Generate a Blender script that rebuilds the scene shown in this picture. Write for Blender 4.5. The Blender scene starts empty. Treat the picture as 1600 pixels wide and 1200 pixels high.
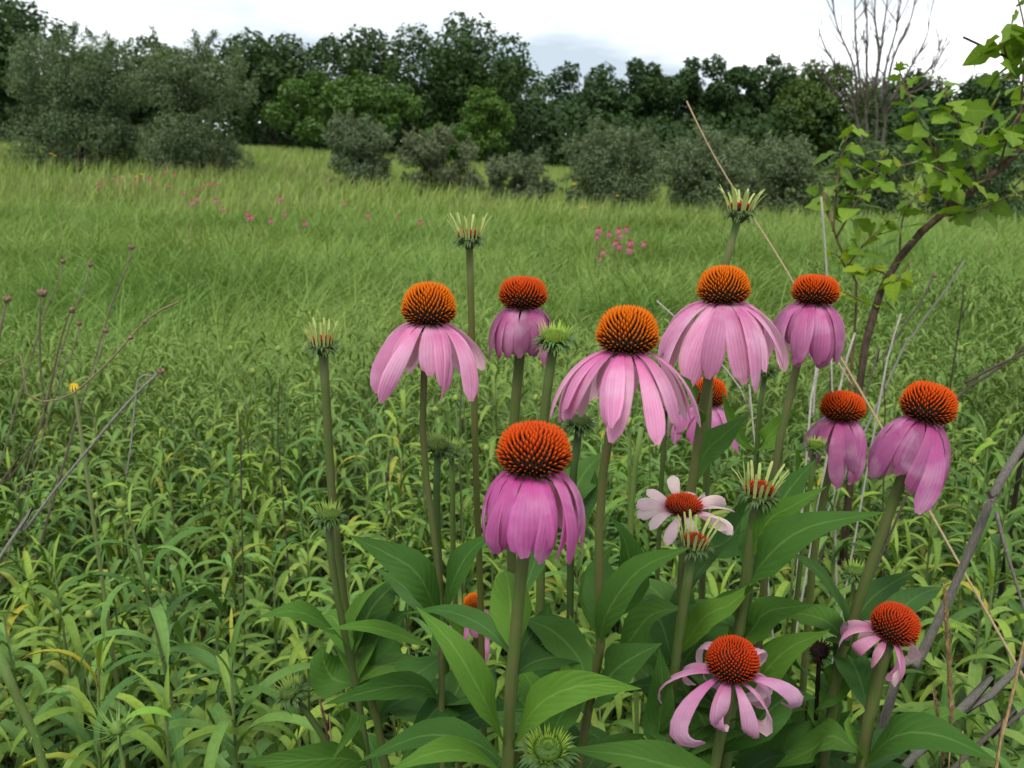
import bpy, math, random
import numpy as np
from mathutils import Vector, Matrix

random.seed(11)
RNG = np.random.default_rng(11)
SC = bpy.context.scene
COL = SC.collection

# ------------------------------------------------------------------ camera
CAM_H = 1.30
PITCH = math.radians(14.2)
FPX = 1440.0                       # focal length in pixels of a 1600 px wide frame
CAM = np.array([0.0, 0.0, CAM_H])
cd = bpy.data.cameras.new('camera')
cd.sensor_fit = 'HORIZONTAL'
cd.sensor_width = 4.55
cd.lens = 4.55 * FPX / 1600.0
cd.clip_start = 0.01
cd.clip_end = 2000
cd.dof.use_dof = True
cd.dof.focus_distance = 0.62
cd.dof.aperture_fstop = 2.6
cam = bpy.data.objects.new('camera', cd)
cam.location = (0, 0, CAM_H)
cam.rotation_euler = (math.pi / 2 - PITCH, 0, 0)
COL.objects.link(cam)
SC.camera = cam

# ------------------------------------------------------------------ sky, sun, exposure
SUN_EL, SUN_AZ = math.radians(62), math.radians(200)
w = bpy.data.worlds.new('World'); SC.world = w; w.use_nodes = True
nt = w.node_tree; nt.nodes.clear()
N = nt.nodes.new; LK = nt.links.new
out = N('ShaderNodeOutputWorld'); bg = N('ShaderNodeBackground')
sky = N('ShaderNodeTexSky'); sky.sky_type = 'NISHITA'; sky.sun_disc = False
sky.sun_elevation = SUN_EL; sky.sun_rotation = SUN_AZ
tc = N('ShaderNodeTexCoord'); sep = N('ShaderNodeSeparateXYZ'); LK(tc.outputs['Generated'], sep.inputs[0])
zz = N('ShaderNodeMath'); zz.operation = 'ADD'; zz.inputs[1].default_value = 0.22; LK(sep.outputs[2], zz.inputs[0])
zm = N('ShaderNodeMath'); zm.operation = 'MAXIMUM'; zm.inputs[1].default_value = 0.12; LK(zz.outputs[0], zm.inputs[0])
dx = N('ShaderNodeMath'); dx.operation = 'DIVIDE'; LK(sep.outputs[0], dx.inputs[0]); LK(zm.outputs[0], dx.inputs[1])
dy = N('ShaderNodeMath'); dy.operation = 'DIVIDE'; LK(sep.outputs[1], dy.inputs[0]); LK(zm.outputs[0], dy.inputs[1])
cmb = N('ShaderNodeCombineXYZ'); LK(dx.outputs[0], cmb.inputs[0]); LK(dy.outputs[0], cmb.inputs[1])
cmb.inputs[2].default_value = 3.7
nz = N('ShaderNodeTexNoise'); nz.inputs['Scale'].default_value = .75; nz.inputs['Detail'].default_value = 5
nz.inputs['Roughness'].default_value = 0.5; LK(cmb.outputs[0], nz.inputs['Vector'])
cr = N('ShaderNodeValToRGB'); LK(nz.outputs[0], cr.inputs[0])
cr.color_ramp.elements[0].position = 0.43; cr.color_ramp.elements[0].color = (0.33, 0.385, 0.44, 1)
cr.color_ramp.elements[1].position = 0.63; cr.color_ramp.elements[1].color = (1.0, 1.0, 1.0, 1)
sc1 = N('ShaderNodeVectorMath'); sc1.operation = 'SCALE'; sc1.inputs['Scale'].default_value = 10.0; LK(cr.outputs[0], sc1.inputs[0])
mx = N('ShaderNodeMix'); mx.data_type = 'RGBA'; mx.inputs[0].default_value = 0.93
LK(sky.outputs[0], mx.inputs[6]); LK(sc1.outputs[0], mx.inputs[7])
LK(mx.outputs[2], bg.inputs[0]); bg.inputs[1].default_value = 0.1
LK(bg.outputs[0], out.inputs[0])

sl = bpy.data.lights.new('sun', 'SUN'); sl.energy = 1.5; sl.angle = math.radians(20); sl.color = (1.0, 0.97, 0.91)
so = bpy.data.objects.new('sun', sl); COL.objects.link(so)
so.location = (0, -5, 30)
# light comes from behind the left shoulder of the camera, high up
sd = Vector((math.sin(SUN_AZ) * math.cos(SUN_EL), math.cos(SUN_AZ) * math.cos(SUN_EL), math.sin(SUN_EL)))
so.rotation_euler = (-sd).to_track_quat('-Z', 'Y').to_euler()

SC.view_settings.view_transform = 'Standard'
SC.view_settings.look = 'None'
SC.view_settings.exposure = 0.97
SC.view_settings.gamma = 1.0
SC.view_settings.use_curve_mapping = False
SC.render.engine = 'CYCLES'
SC.cycles.max_bounces = 7
SC.cycles.diffuse_bounces = 3
SC.cycles.glossy_bounces = 2
SC.cycles.transmission_bounces = 4
SC.cycles.transparent_max_bounces = 4
SC.cycles.use_denoising = True
SC.cycles.sample_clamp_indirect = 4

# ------------------------------------------------------------------ helpers
SP, CP = math.sin(PITCH), math.cos(PITCH)
def ray(px, py):
    cx = (px - 800) / FPX; cy = (600 - py) / FPX
    return np.array([cx, CP + cy * SP, -SP + cy * CP])
def at(px, py, d): return CAM + d * ray(px, py)           # d: depth along the view axis
def atY(px, py, Y):
    r = ray(px, py); return CAM + r * (Y / r[1])
def nrm(v):
    v = np.asarray(v, float); n = np.linalg.norm(v); return v / n if n > 1e-12 else v
def sstep(a, b, x):
    t = np.clip((np.asarray(x, float) - a) / (b - a), 0, 1); return t * t * (3 - 2 * t)
def gh(x, y):
    """height of the ground"""
    x = np.asarray(x, float); y = np.asarray(y, float)
    rise = 1.25 * sstep(9, 48, y) * sstep(2, -22, x)
    dip = -0.42 * sstep(7, 24, y) * sstep(-6, 8, x)
    bump = 0.05 * np.sin(x * .55 + 1.3) * np.sin(y * .43 + .4) * sstep(3, 9, y)
    return rise + dip + bump
def wav(x, y, s=1.0, k=0):
    return (np.sin(x * 1.31 * s + 1.7 + k) + np.sin(y * 1.73 * s + x * .6 * s + .3 + 2 * k) + np.sin((x * .8 - y * 1.1) * s * 1.9 + 2.1 + k)) / 3

def link(o, parent=None):
    COL.objects.link(o)
    if parent is not None: o.parent = parent
    return o
def tag(o, label=None, cat=None, group=None, kind=None):
    if label: o['label'] = label
    if cat: o['category'] = cat
    if group: o['group'] = group
    if kind: o['kind'] = kind
    return o
def empty(name, loc, label=None, cat=None, group=None):
    o = bpy.data.objects.new(name, None); o.empty_display_size = 0.05
    o.location = tuple(float(c) for c in loc); COL.objects.link(o)
    return tag(o, label, cat, group)

def raw_mesh(name, V, F, mat=None, uv=None, attrs=None, smooth=True):
    """V (n,3); F list of faces or an (m,k) array; uv per vertex (n,2); attrs {name: (n,) floats}"""
    V = np.ascontiguousarray(V, dtype=np.float32)
    me = bpy.data.meshes.new(name)
    if isinstance(F, np.ndarray):
        m, k = F.shape
        li = np.ascontiguousarray(F.reshape(-1), dtype=np.int32)
        starts = np.arange(0, m * k, k, dtype=np.int32)
    else:
        m = len(F); cnt = np.array([len(f) for f in F], dtype=np.int32)
        li = np.fromiter((i for f in F for i in f), dtype=np.int32)
        starts = np.concatenate(([0], np.cumsum(cnt)[:-1])).astype(np.int32)
    me.vertices.add(len(V)); me.vertices.foreach_set('co', V.reshape(-1))
    me.loops.add(len(li)); me.loops.foreach_set('vertex_index', li)
    me.polygons.add(m); me.polygons.foreach_set('loop_start', starts)
    if smooth: me.polygons.foreach_set('use_smooth', np.ones(m, dtype=bool))
    me.update(calc_edges=True)
    if uv is not None:
        ul = me.uv_layers.new(name='UVMap')
        ul.data.foreach_set('uv', np.ascontiguousarray(np.asarray(uv, np.float32)[li]).reshape(-1))
    if attrs:
        for k_, a in attrs.items():
            at_ = me.attributes.new(k_, 'FLOAT', 'POINT'); at_.data.foreach_set('value', np.ascontiguousarray(a, dtype=np.float32))
    if mat is not None: me.materials.append(mat)
    return me
def mobj(name, me, parent=None, loc=None, color=None):
    o = bpy.data.objects.new(name, me); link(o, parent)
    if loc is not None: o.location = tuple(float(c) for c in loc)
    if color is not None: o.color = (*color, 1.0)
    return o
class Acc:
    """collects vertices and faces of one mesh"""
    def __init__(s): s.V = []; s.F = []; s.n = 0; s.A = []; s.B = []; s.U = []
    def add(s, V, F, a=None, b=None, uv=None):
        V = np.asarray(V, float); s.V.append(V)
        s.F += [tuple(i + s.n for i in f) for f in F]; s.n += len(V)
        s.A.append(np.zeros(len(V)) if a is None else np.broadcast_to(a, (len(V),)))
        s.B.append(np.zeros(len(V)) if b is None else np.broadcast_to(b, (len(V),)))
        s.U.append(np.zeros((len(V), 2)) if uv is None else uv)
    def mesh(s, name, mat, smooth=True):
        return raw_mesh(name, np.concatenate(s.V), s.F, mat, np.concatenate(s.U), {'ta': np.concatenate(s.A), 'tb': np.concatenate(s.B)}, smooth)

def spline(P, n):
    """Catmull-Rom through the points P, n samples"""
    P = np.asarray(P, float)
    if len(P) == 2: P = np.array([P[0], (P[0] + P[1]) / 2, P[1]])
    E = np.vstack([2 * P[0] - P[1], P, 2 * P[-1] - P[-2]])
    seg = np.linalg.norm(np.diff(P, axis=0), axis=1); cum = np.concatenate(([0], np.cumsum(seg)))
    o = []
    for s in np.linspace(0, cum[-1], n):
        i = min(np.searchsorted(cum, s, side='right') - 1, len(P) - 2); i = max(i, 0)
        t = (s - cum[i]) / max(seg[i], 1e-9)
        a, b, c, d = E[i], E[i + 1], E[i + 2], E[i + 3]
        o.append(.5 * ((2 * b) + (c - a) * t + (2 * a - 5 * b + 4 * c - d) * t * t + (3 * b - a - 3 * c + d) * t ** 3))
    return np.array(o)
def tube(P, R, sides=7, cap=True):
    P = np.asarray(P, float); n = len(P); R = np.broadcast_to(R, (n,))
    T = np.gradient(P, axis=0); T /= np.linalg.norm(T, axis=1)[:, None] + 1e-12
    ref = np.array([0, 1.0, 0.13]) if abs(T[0] @ np.array([0, 1, 0])) < .9 else np.array([1.0, 0, .1])
    X = np.cross(T, ref); X /= np.linalg.norm(X, axis=1)[:, None] + 1e-12
    Y = np.cross(T, X)
    a = np.linspace(0, 2 * math.pi, sides, endpoint=False)
    V = (P[:, None, :] + R[:, None, None] * (np.cos(a)[None, :, None] * X[:, None, :] + np.sin(a)[None, :, None] * Y[:, None, :])).reshape(-1, 3)
    F = []
    for i in range(n - 1):
        for j in range(sides):
            k = (j + 1) % sides
            F.append((i * sides + j, i * sides + k, (i + 1) * sides + k, (i + 1) * sides + j))
    if cap:
        F.append(tuple(range(sides))[::-1]); F.append(tuple((n - 1) * sides + j for j in range(sides)))
    uv = np.stack([np.tile(np.arange(sides) / sides, n), np.repeat(np.linspace(0, 1, n), sides)], 1)
    return V, F, uv
def lathe(prof, sides=20):
    V = []; F = []
    for r, z in prof:
        for j in range(sides):
            a = 2 * math.pi * j / sides; V.append((r * math.cos(a), r * math.sin(a), z))
    for i in range(len(prof) - 1):
        for j in range(sides):
            k = (j + 1) % sides
            F.append((i * sides + j, i * sides + k, (i + 1) * sides + k, (i + 1) * sides + j))
    return np.array(V), F
def ribbon(P, S, Nn, wid, us, lift):
    """blade along P with side vectors S and normals Nn, half widths wid, columns us in -1..1, lift(u) in half widths"""
    n = len(P); m = len(us); V = []; uv = []
    for i in range(n):
        for u in us:
            V.append(P[i] + S[i] * u * wid[i] + Nn[i] * lift(u) * wid[i]); uv.append((.5 + .5 * u, i / (n - 1)))
    F = [(i * m + j, i * m + j + 1, (i + 1) * m + j + 1, (i + 1) * m + j) for i in range(n - 1) for j in range(m - 1)]
    return np.array(V), F, np.array(uv)

# ------------------------------------------------------------------ materials
MATS = {}
def new_mat(name):
    m = bpy.data.materials.new(name); m.use_nodes = True; m.node_tree.nodes.clear(); MATS[name] = m
    return m, m.node_tree.nodes.new, m.node_tree.links.new
def cmix(N, L, a, b, f, mode='MIX'):
    x = N('ShaderNodeMix'); x.data_type = 'RGBA'; x.blend_type = mode
    for k, v in ((0, f), (6, a), (7, b)):
        if hasattr(v, 'links'): L(v, x.inputs[k])
        else: x.inputs[k].default_value = v if k == 0 else (*v, 1)
    return x.outputs[2]
def mth(N, L, op, a, b=None, clamp=False):
    x = N('ShaderNodeMath'); x.operation = op; x.use_clamp = clamp
    for k, v in ((0, a), (1, b)):
        if v is None: continue
        if hasattr(v, 'links'): L(v, x.inputs[k])
        else: x.inputs[k].default_value = v
    return x.outputs[0]
def ramp(N, L, f, stops):
    x = N('ShaderNodeValToRGB'); L(f, x.inputs[0]); e = x.color_ramp.elements
    while len(e) < len(stops): e.new(.5)
    for i, (p, c) in enumerate(stops): e[i].position = p; e[i].color = (*c, 1)
    return x.outputs[0]
def noise(N, L, scale, detail=3, vec=None, coord='Object'):
    x = N('ShaderNodeTexNoise'); x.inputs['Scale'].default_value = scale; x.inputs['Detail'].default_value = detail
    if vec is None:
        t = N('ShaderNodeTexCoord'); vec = t.outputs[coord]
    L(vec, x.inputs['Vector']); return x.outputs[0]
def finish(m, N, L, col, rough=.55, transl=0.0, tcol=None, bump=None, bstr=.3, spec=.35):
    b = N('ShaderNodeBsdfPrincipled'); b.inputs['Roughness'].default_value = rough
    b.inputs['Specular IOR Level'].default_value = spec
    L(col, b.inputs['Base Color']) if hasattr(col, 'links') else setattr(b.inputs['Base Color'], 'default_value', (*col, 1))
    if bump is not None:
        bp = N('ShaderNodeBump'); bp.inputs['Strength'].default_value = bstr; bp.inputs['Distance'].default_value = .002
        L(bump, bp.inputs['Height']); L(bp.outputs[0], b.inputs['Normal'])
    o = N('ShaderNodeOutputMaterial')
    if transl > 0:
        t = N('ShaderNodeBsdfTranslucent'); c = col if tcol is None else tcol
        L(c, t.inputs[0]) if hasattr(c, 'links') else setattr(t.inputs[0], 'default_value', (*c, 1))
        x = N('ShaderNodeMixShader'); x.inputs[0].default_value = transl
        L(b.outputs[0], x.inputs[1]); L(t.outputs[0], x.inputs[2]); L(x.outputs[0], o.inputs[0])
    else: L(b.outputs[0], o.inputs[0])
    return m
def attr(N, name):
    a = N('ShaderNodeAttribute'); a.attribute_name = name; return a.outputs['Fac']

def m_leaf(name, c1, c2, c3=None, src='object', midrib=.35, veins=0, transl=.3, rough=.5, tint=False, spec=.35, grain=25):
    """leaf green varied from leaf to leaf; UV x=.5 is the midrib"""
    m, N, L = new_mat(name)
    if src == 'object':
        oi = N('ShaderNodeObjectInfo'); rnd = oi.outputs['Random']
    else: rnd = attr(N, 'rnd')
    stops = [(0.0, c1), (.93, c2)] + ([(1.0, c3)] if c3 else [])
    col = ramp(N, L, rnd, stops)
    if tint: col = cmix(N, L, col, N('ShaderNodeObjectInfo').outputs['Color'], 1.0, 'MULTIPLY')
    nf = noise(N, L, grain, 3)
    dark = cmix(N, L, col, (.55, .6, .5), 1.0, 'MULTIPLY')
    col = cmix(N, L, dark, col, mth(N, L, 'MULTIPLY_ADD', nf, 1.2, ) if False else mth(N, L, 'MULTIPLY', nf, 1.9, True))
    bump = None
    if midrib > 0:
        uv = N('ShaderNodeTexCoord'); s = N('ShaderNodeSeparateXYZ'); L(uv.outputs['UV'], s.inputs[0])
        d = mth(N, L, 'ABSOLUTE', mth(N, L, 'SUBTRACT', s.outputs[0], .5))
        f = mth(N, L, 'SUBTRACT', 1.0, mth(N, L, 'MULTIPLY', d, 22.0), True)
        rib = cmix(N, L, col, (1.6, 1.5, 1.3), 1.0, 'MULTIPLY')
        rib = cmix(N, L, rib, (.22, .32, .10), .35)
        col = cmix(N, L, col, rib, mth(N, L, 'MULTIPLY', f, midrib))
        if veins:
            vv = mth(N, L, 'ADD', mth(N, L, 'MULTIPLY', s.outputs[1], float(veins)), mth(N, L, 'MULTIPLY', d, -veins * .55))
            wv = mth(N, L, 'ABSOLUTE', mth(N, L, 'SINE', vv))
            bump = mth(N, L, 'POWER', wv, .35)
            col = cmix(N, L, cmix(N, L, col, (1.10, 1.12, 1.08), 1.0, 'MULTIPLY'), col, bump)
    tc_ = cmix(N, L, col, (1.25, 1.3, .5), 1.0, 'MULTIPLY')
    return finish(m, N, L, col, rough, transl, tc_, bump, .28, spec)

m_leaf('coneflower_leaf', (.036, .095, .016), (.062, .138, .022), None, 'object', .6, 30, .22, .62, True, .10)
m_leaf('plant_leaf', (.070, .135, .026), (.190, .275, .062), (.28, .24, .04), 'object', .6, 0, .15, .6, True, .2)
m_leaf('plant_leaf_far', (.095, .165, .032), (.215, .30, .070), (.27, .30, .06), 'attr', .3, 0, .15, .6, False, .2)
m_leaf('mulberry_leaf', (.085, .155, .024), (.145, .225, .03), (.24, .27, .03), 'object', .4, 26, .4, .55, True, .12)
m_leaf('tree_leaf_dark', (.032, .066, .017), (.058, .104, .027), (.088, .138, .033), 'attr', 0, 0, .22, .55, True, .25, 1.2)
m_leaf('tree_leaf_silver', (.115, .155, .080), (.185, .225, .125), (.27, .295, .185), 'attr', 0, 0, .2, .55, True, .25, 2.0)

def m_grass(name, c1, c2, c3, cdark, ctip):
    m, N, L = new_mat(name)
    col = ramp(N, L, attr(N, 'rnd'), [(0, c1), (.55, c2), (1, c3)])
    g = N('ShaderNodeNewGeometry')
    nf = noise(N, L, .45, 3, g.outputs['Position'])
    col = cmix(N, L, col, cmix(N, L, col, cdark, 1.0, 'MULTIPLY'), ramp(N, L, nf, [(.40, (0, 0, 0)), (.62, (1, 1, 1))]))
    col = cmix(N, L, col, ctip, mth(N, L, 'MULTIPLY', mth(N, L, 'POWER', attr(N, 'ta'), 2.0), .35))
    tc_ = cmix(N, L, col, (1.2, 1.2, .6), 1.0, 'MULTIPLY')
    return finish(m, N, L, col, .6, .2, tc_, None, 0, .2)
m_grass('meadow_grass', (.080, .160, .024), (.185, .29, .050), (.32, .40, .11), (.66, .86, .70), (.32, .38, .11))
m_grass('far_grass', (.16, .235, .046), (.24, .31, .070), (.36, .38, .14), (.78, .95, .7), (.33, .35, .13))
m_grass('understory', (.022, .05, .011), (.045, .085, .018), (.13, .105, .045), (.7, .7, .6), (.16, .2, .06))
m_grass('tan_grass', (.23, .20, .10), (.30, .25, .13), (.20, .21, .09), (.9, .9, .9), (.33, .28, .17))

# petals: object colour, deeper at the base, fine lengthwise veins, pale underside
m, N, L = new_mat('petal')
oi = N('ShaderNodeObjectInfo'); uv = N('ShaderNodeTexCoord'); s = N('ShaderNodeSeparateXYZ'); L(uv.outputs['UV'], s.inputs[0])
col = cmix(N, L, oi.outputs['Color'], (.95, .40, .74), 1.0, 'MULTIPLY')
col = cmix(N, L, col, oi.outputs['Color'], ramp(N, L, s.outputs[1], [(.02, (0, 0, 0)), (.45, (1, 1, 1))]))
vw = mth(N, L, 'ABSOLUTE', mth(N, L, 'SINE', mth(N, L, 'MULTIPLY', s.outputs[0], 18.85)))
vw = mth(N, L, 'POWER', vw, .3)
col = cmix(N, L, cmix(N, L, col, (.86, .72, .84), 1.0, 'MULTIPLY'), col, vw)
nf = noise(N, L, 140, 4)
col = cmix(N, L, cmix(N, L, col, (.86, .80, .86), 1.0, 'MULTIPLY'), col, mth(N, L, 'MULTIPLY', nf, 1.8, True))
wn = noise(N, L, 45, 3)
col = cmix(N, L, col, (.86, .62, .74), mth(N, L, 'MULTIPLY', ramp(N, L, wn, [(.48, (0, 0, 0)), (.7, (1, 1, 1))]), .35))
br = mth(N, L, 'MULTIPLY', ramp(N, L, s.outputs[1], [(.90, (0, 0, 0)), (1.0, (1, 1, 1))]), ramp(N, L, noise(N, L, 120, 3), [(.45, (0, 0, 0)), (.6, (1, 1, 1))]))
col = cmix(N, L, col, (.30, .15, .10), mth(N, L, 'MULTIPLY', br, .6))
ge = N('ShaderNodeNewGeometry')
under = cmix(N, L, col, (.80, .72, .60), .42)
col = cmix(N, L, col, under, ge.outputs['Backfacing'])
finish(m, N, L, col, .5, .33, cmix(N, L, col, (1.1, .9, 1.05), 1.0, 'MULTIPLY'), vw, .25, .3)

# cone spines: dark maroon at the root, orange body, red tip
m, N, L = new_mat('cone_spine')
oc = N('ShaderNodeObjectInfo').outputs['Color']
ta = attr(N, 'ta'); tb = attr(N, 'tb')
tip = cmix(N, L, oc, (.46, .045, .008), mth(N, L, 'MULTIPLY', tb, .75, True))
col = ramp(N, L, ta, [(.0, (.010, .005, .004)), (.30, (.06, .018, .006))])
col = cmix(N, L, col, tip, ramp(N, L, ta, [(.22, (0, 0, 0)), (.58, (1, 1, 1))]))
finish(m, N, L, col, .6, 0, spec=.08)
m, N, L = new_mat('cone_core')
finish(m, N, L, cmix(N, L, (.020, .009, .006), (.05, .03, .010), noise(N, L, 300)), .8)

def m_plain(name, c1, c2, scale=60, rough=.6, transl=0, tint=False, spec=.3, stretch=None):
    m, N, L = new_mat(name)
    t = N('ShaderNodeTexCoord'); v = t.outputs['Object']
    if stretch:
        mp = N('ShaderNodeMapping'); mp.inputs['Scale'].default_value = stretch; L(v, mp.inputs[0]); v = mp.outputs[0]
    nf = noise(N, L, scale, 4, v)
    col = cmix(N, L, c1, c2, ramp(N, L, nf, [(.35, (0, 0, 0)), (.65, (1, 1, 1))]))
    if tint: col = cmix(N, L, col, N('ShaderNodeObjectInfo').outputs['Color'], 1.0, 'MULTIPLY')
    return finish(m, N, L, col, rough, transl, None, nf, .3, spec)
m_plain('stem', (.070, .118, .020), (.105, .105, .036), 120, .55, 0, True, .25, (3, 3, .6))
m_plain('bract', (.050, .088, .026), (.085, .13, .036), 220, .5, .2, True)
m_plain('ray_floret', (.38, .46, .13), (.50, .53, .20), 300, .5, .3, True)
m_plain('plant_stem', (.085, .12, .032), (.10, .125, .042), 18, .6, 0, True, .25)
m_plain('dry_stalk', (.165, .155, .13), (.09, .082, .068), 220, .85, 0, True, .1, (6, 6, .5))
m_plain('seed_head', (.055, .038, .028), (.12, .09, .065), 300, .9, 0, True, .1)
m_plain('bark', (.075, .056, .040), (.035, .027, .020), 90, .85, 0, True, .1, (2, 2, .5))
m_plain('tree_bark', (.075, .065, .055), (.045, .038, .032), 4, .9, 0, True, .1)
m_plain('bud', (.30, .36, .07), (.21, .30, .05), 200, .5, .2, True)
m_plain('yellow_petal', (.75, .52, .03), (.70, .42, .02), 200, .5, .25, False)
m, N, L = new_mat('soil')
g = N('ShaderNodeNewGeometry')
n1 = noise(N, L, 14, 6, g.outputs['Position']); n2 = noise(N, L, .5, 3, g.outputs['Position'])
near = cmix(N, L, (.018, .014, .010), (.055, .043, .025), n1)
far = cmix(N, L, (.07, .11, .035), (.13, .17, .06), n2)
sy = N('ShaderNodeSeparateXYZ'); L(g.outputs['Position'], sy.inputs[0])
col = cmix(N, L, near, far, ramp(N, L, mth(N, L, 'MULTIPLY', sy.outputs[1], .05), [(.15, (0, 0, 0)), (.6, (1, 1, 1))]))
finish(m, N, L, col, .95, 0, bump=n1, bstr=.8, spec=.1)

# ------------------------------------------------------------------ ground
def build_ground():
    ys = np.concatenate([np.linspace(-6, 12, 30), np.linspace(13, 60, 36), np.linspace(66, 700, 24)])
    n = 61; V = []; F = []
    for y in ys:
        half = 12 + abs(y) * 1.2
        for i in range(n):
            x = -half + 2 * half * i / (n - 1)
            V.append((x, y, float(gh(x, y))))
    for j in range(len(ys) - 1):
        for i in range(n - 1):
            a = j * n + i; F.append((a, a + 1, a + n + 1, a + n))
    o = mobj('ground', raw_mesh('ground', np.array(V), F, MATS['soil']))
    tag(o, 'dark soil and thatch beneath the meadow plants', 'ground', kind='structure')
build_ground()

# ------------------------------------------------------------------ grass (stuff)
def blades(name, X, Y, h, wd, az, bend, segs, mat, label, cat='grass', zlift=None):
    n = len(X); Z = gh(X, Y)
    face = RNG.uniform(0, math.pi, n)
    sx, sy_ = np.cos(face), np.sin(face)
    V = np.zeros((n, segs + 1, 2, 3)); TA = np.zeros((n, segs + 1, 2))
    for j in range(segs + 1):
        t = j / segs
        off = bend * h * t ** 2
        cx = X + np.cos(az) * off; cy = Y + np.sin(az) * off; cz = Z + h * (t - .42 * np.minimum(bend, 1.2) * t ** 2.4)
        hw = wd * .5 * (1 - t ** 2.2 * .96)
        for k, sg in enumerate((-1, 1)):
            V[:, j, k, 0] = cx + sg * sx * hw; V[:, j, k, 1] = cy + sg * sy_ * hw; V[:, j, k, 2] = cz
        TA[:, j, :] = t
    b = (np.arange(n) * (segs + 1) * 2)[:, None]
    fs = np.concatenate([np.stack([b + 2 * j, b + 2 * j + 1, b + 2 * j + 3, b + 2 * j + 2], 2) for j in range(segs)], 1).reshape(-1, 4)
    rnd = np.repeat(np.clip(RNG.beta(1.3, 1.5, n) + .18 * wav(X, Y, .9), 0, 1), (segs + 1) * 2)
    me = raw_mesh(name, V.reshape(-1, 3), fs, MATS[mat], None, {'rnd': rnd, 'ta': TA.reshape(-1)})
    o = mobj(name, me); tag(o, label, cat, kind='stuff'); return o
def fan(n, y0, y1, margin=.5, p=1.0):
    """points spread over the view's wedge of ground between y0 and y1"""
    u = RNG.uniform(0, 1, n)
    Y = np.sqrt(y0 ** 2 + u ** p * (y1 ** 2 - y0 ** 2))
    X = RNG.uniform(-1, 1, n) * (Y * .60 + margin)
    return X, Y

# mid meadow: tussocks of fine arching grass
def build_grass():
    nt_ = 6600
    tx, ty = fan(nt_, 2.7, 15.5, 1.3, 1.25)
    keep = RNG.uniform(0, 1, nt_) < sstep(2.2, 3.6, ty + .5 * wav(tx, ty, 1.3))
    tx, ty = tx[keep], ty[keep]; nt2 = len(tx)
    per = 26
    X = np.repeat(tx, per) + RNG.normal(0, .07, nt2 * per); Y = np.repeat(ty, per) + RNG.normal(0, .07, nt2 * per)
    th = np.repeat(RNG.uniform(.34, .70, nt2) * (1 + .25 * wav(tx, ty, .8, 2)), per)
    h = th * RNG.uniform(.7, 1.15, len(X))
    az0 = np.repeat(-.2 + 2.4 * wav(tx, ty, .9, 1), per)
    az = az0 + RNG.normal(0, 1.5, len(X))
    blades('meadow_grass', X, Y, h, RNG.uniform(.0035, .0085, len(X)) * (1 + Y / 18), az, RNG.uniform(.25, 1.35, len(X)), 4, 'meadow_grass',
           'fine arching green grass waving across the middle of the meadow')
    n = 82000
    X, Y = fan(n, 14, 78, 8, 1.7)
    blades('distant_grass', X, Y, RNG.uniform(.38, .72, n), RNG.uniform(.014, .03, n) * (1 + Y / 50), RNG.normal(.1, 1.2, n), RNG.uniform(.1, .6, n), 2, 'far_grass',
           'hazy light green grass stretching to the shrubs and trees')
    # tall tan seed stalks standing above the distant grass
    n = 2600
    X, Y = fan(n, 7, 40, 1, 1.3)
    kp = RNG.uniform(0, 1, n) < .15 + .85 * sstep(.5, -9, X + 1.5 * wav(X, Y, .4))
    X, Y = X[kp], Y[kp]; n = len(X)
    blades('tan_grass_stalks', X, Y, RNG.uniform(.6, 1.0, n), RNG.uniform(.004, .008, n) * (1 + Y / 30), RNG.normal(.2, .6, n), RNG.uniform(.05, .35, n), 3, 'tan_grass',
           'sparse tan seed stalks standing above the far grass')
    # dense low growth between the leafy plants
    n = 36000
    X, Y = fan(n, .45, 4.0, .9, 1.0)
    blades('undergrowth', X, Y, RNG.uniform(.12, .46, n), RNG.uniform(.004, .011, n), RNG.uniform(0, 6.28, n), RNG.uniform(.2, 1.0, n), 3, 'understory',
           'dark low grass and litter between the stems of the leafy plants')
build_grass()

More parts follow.
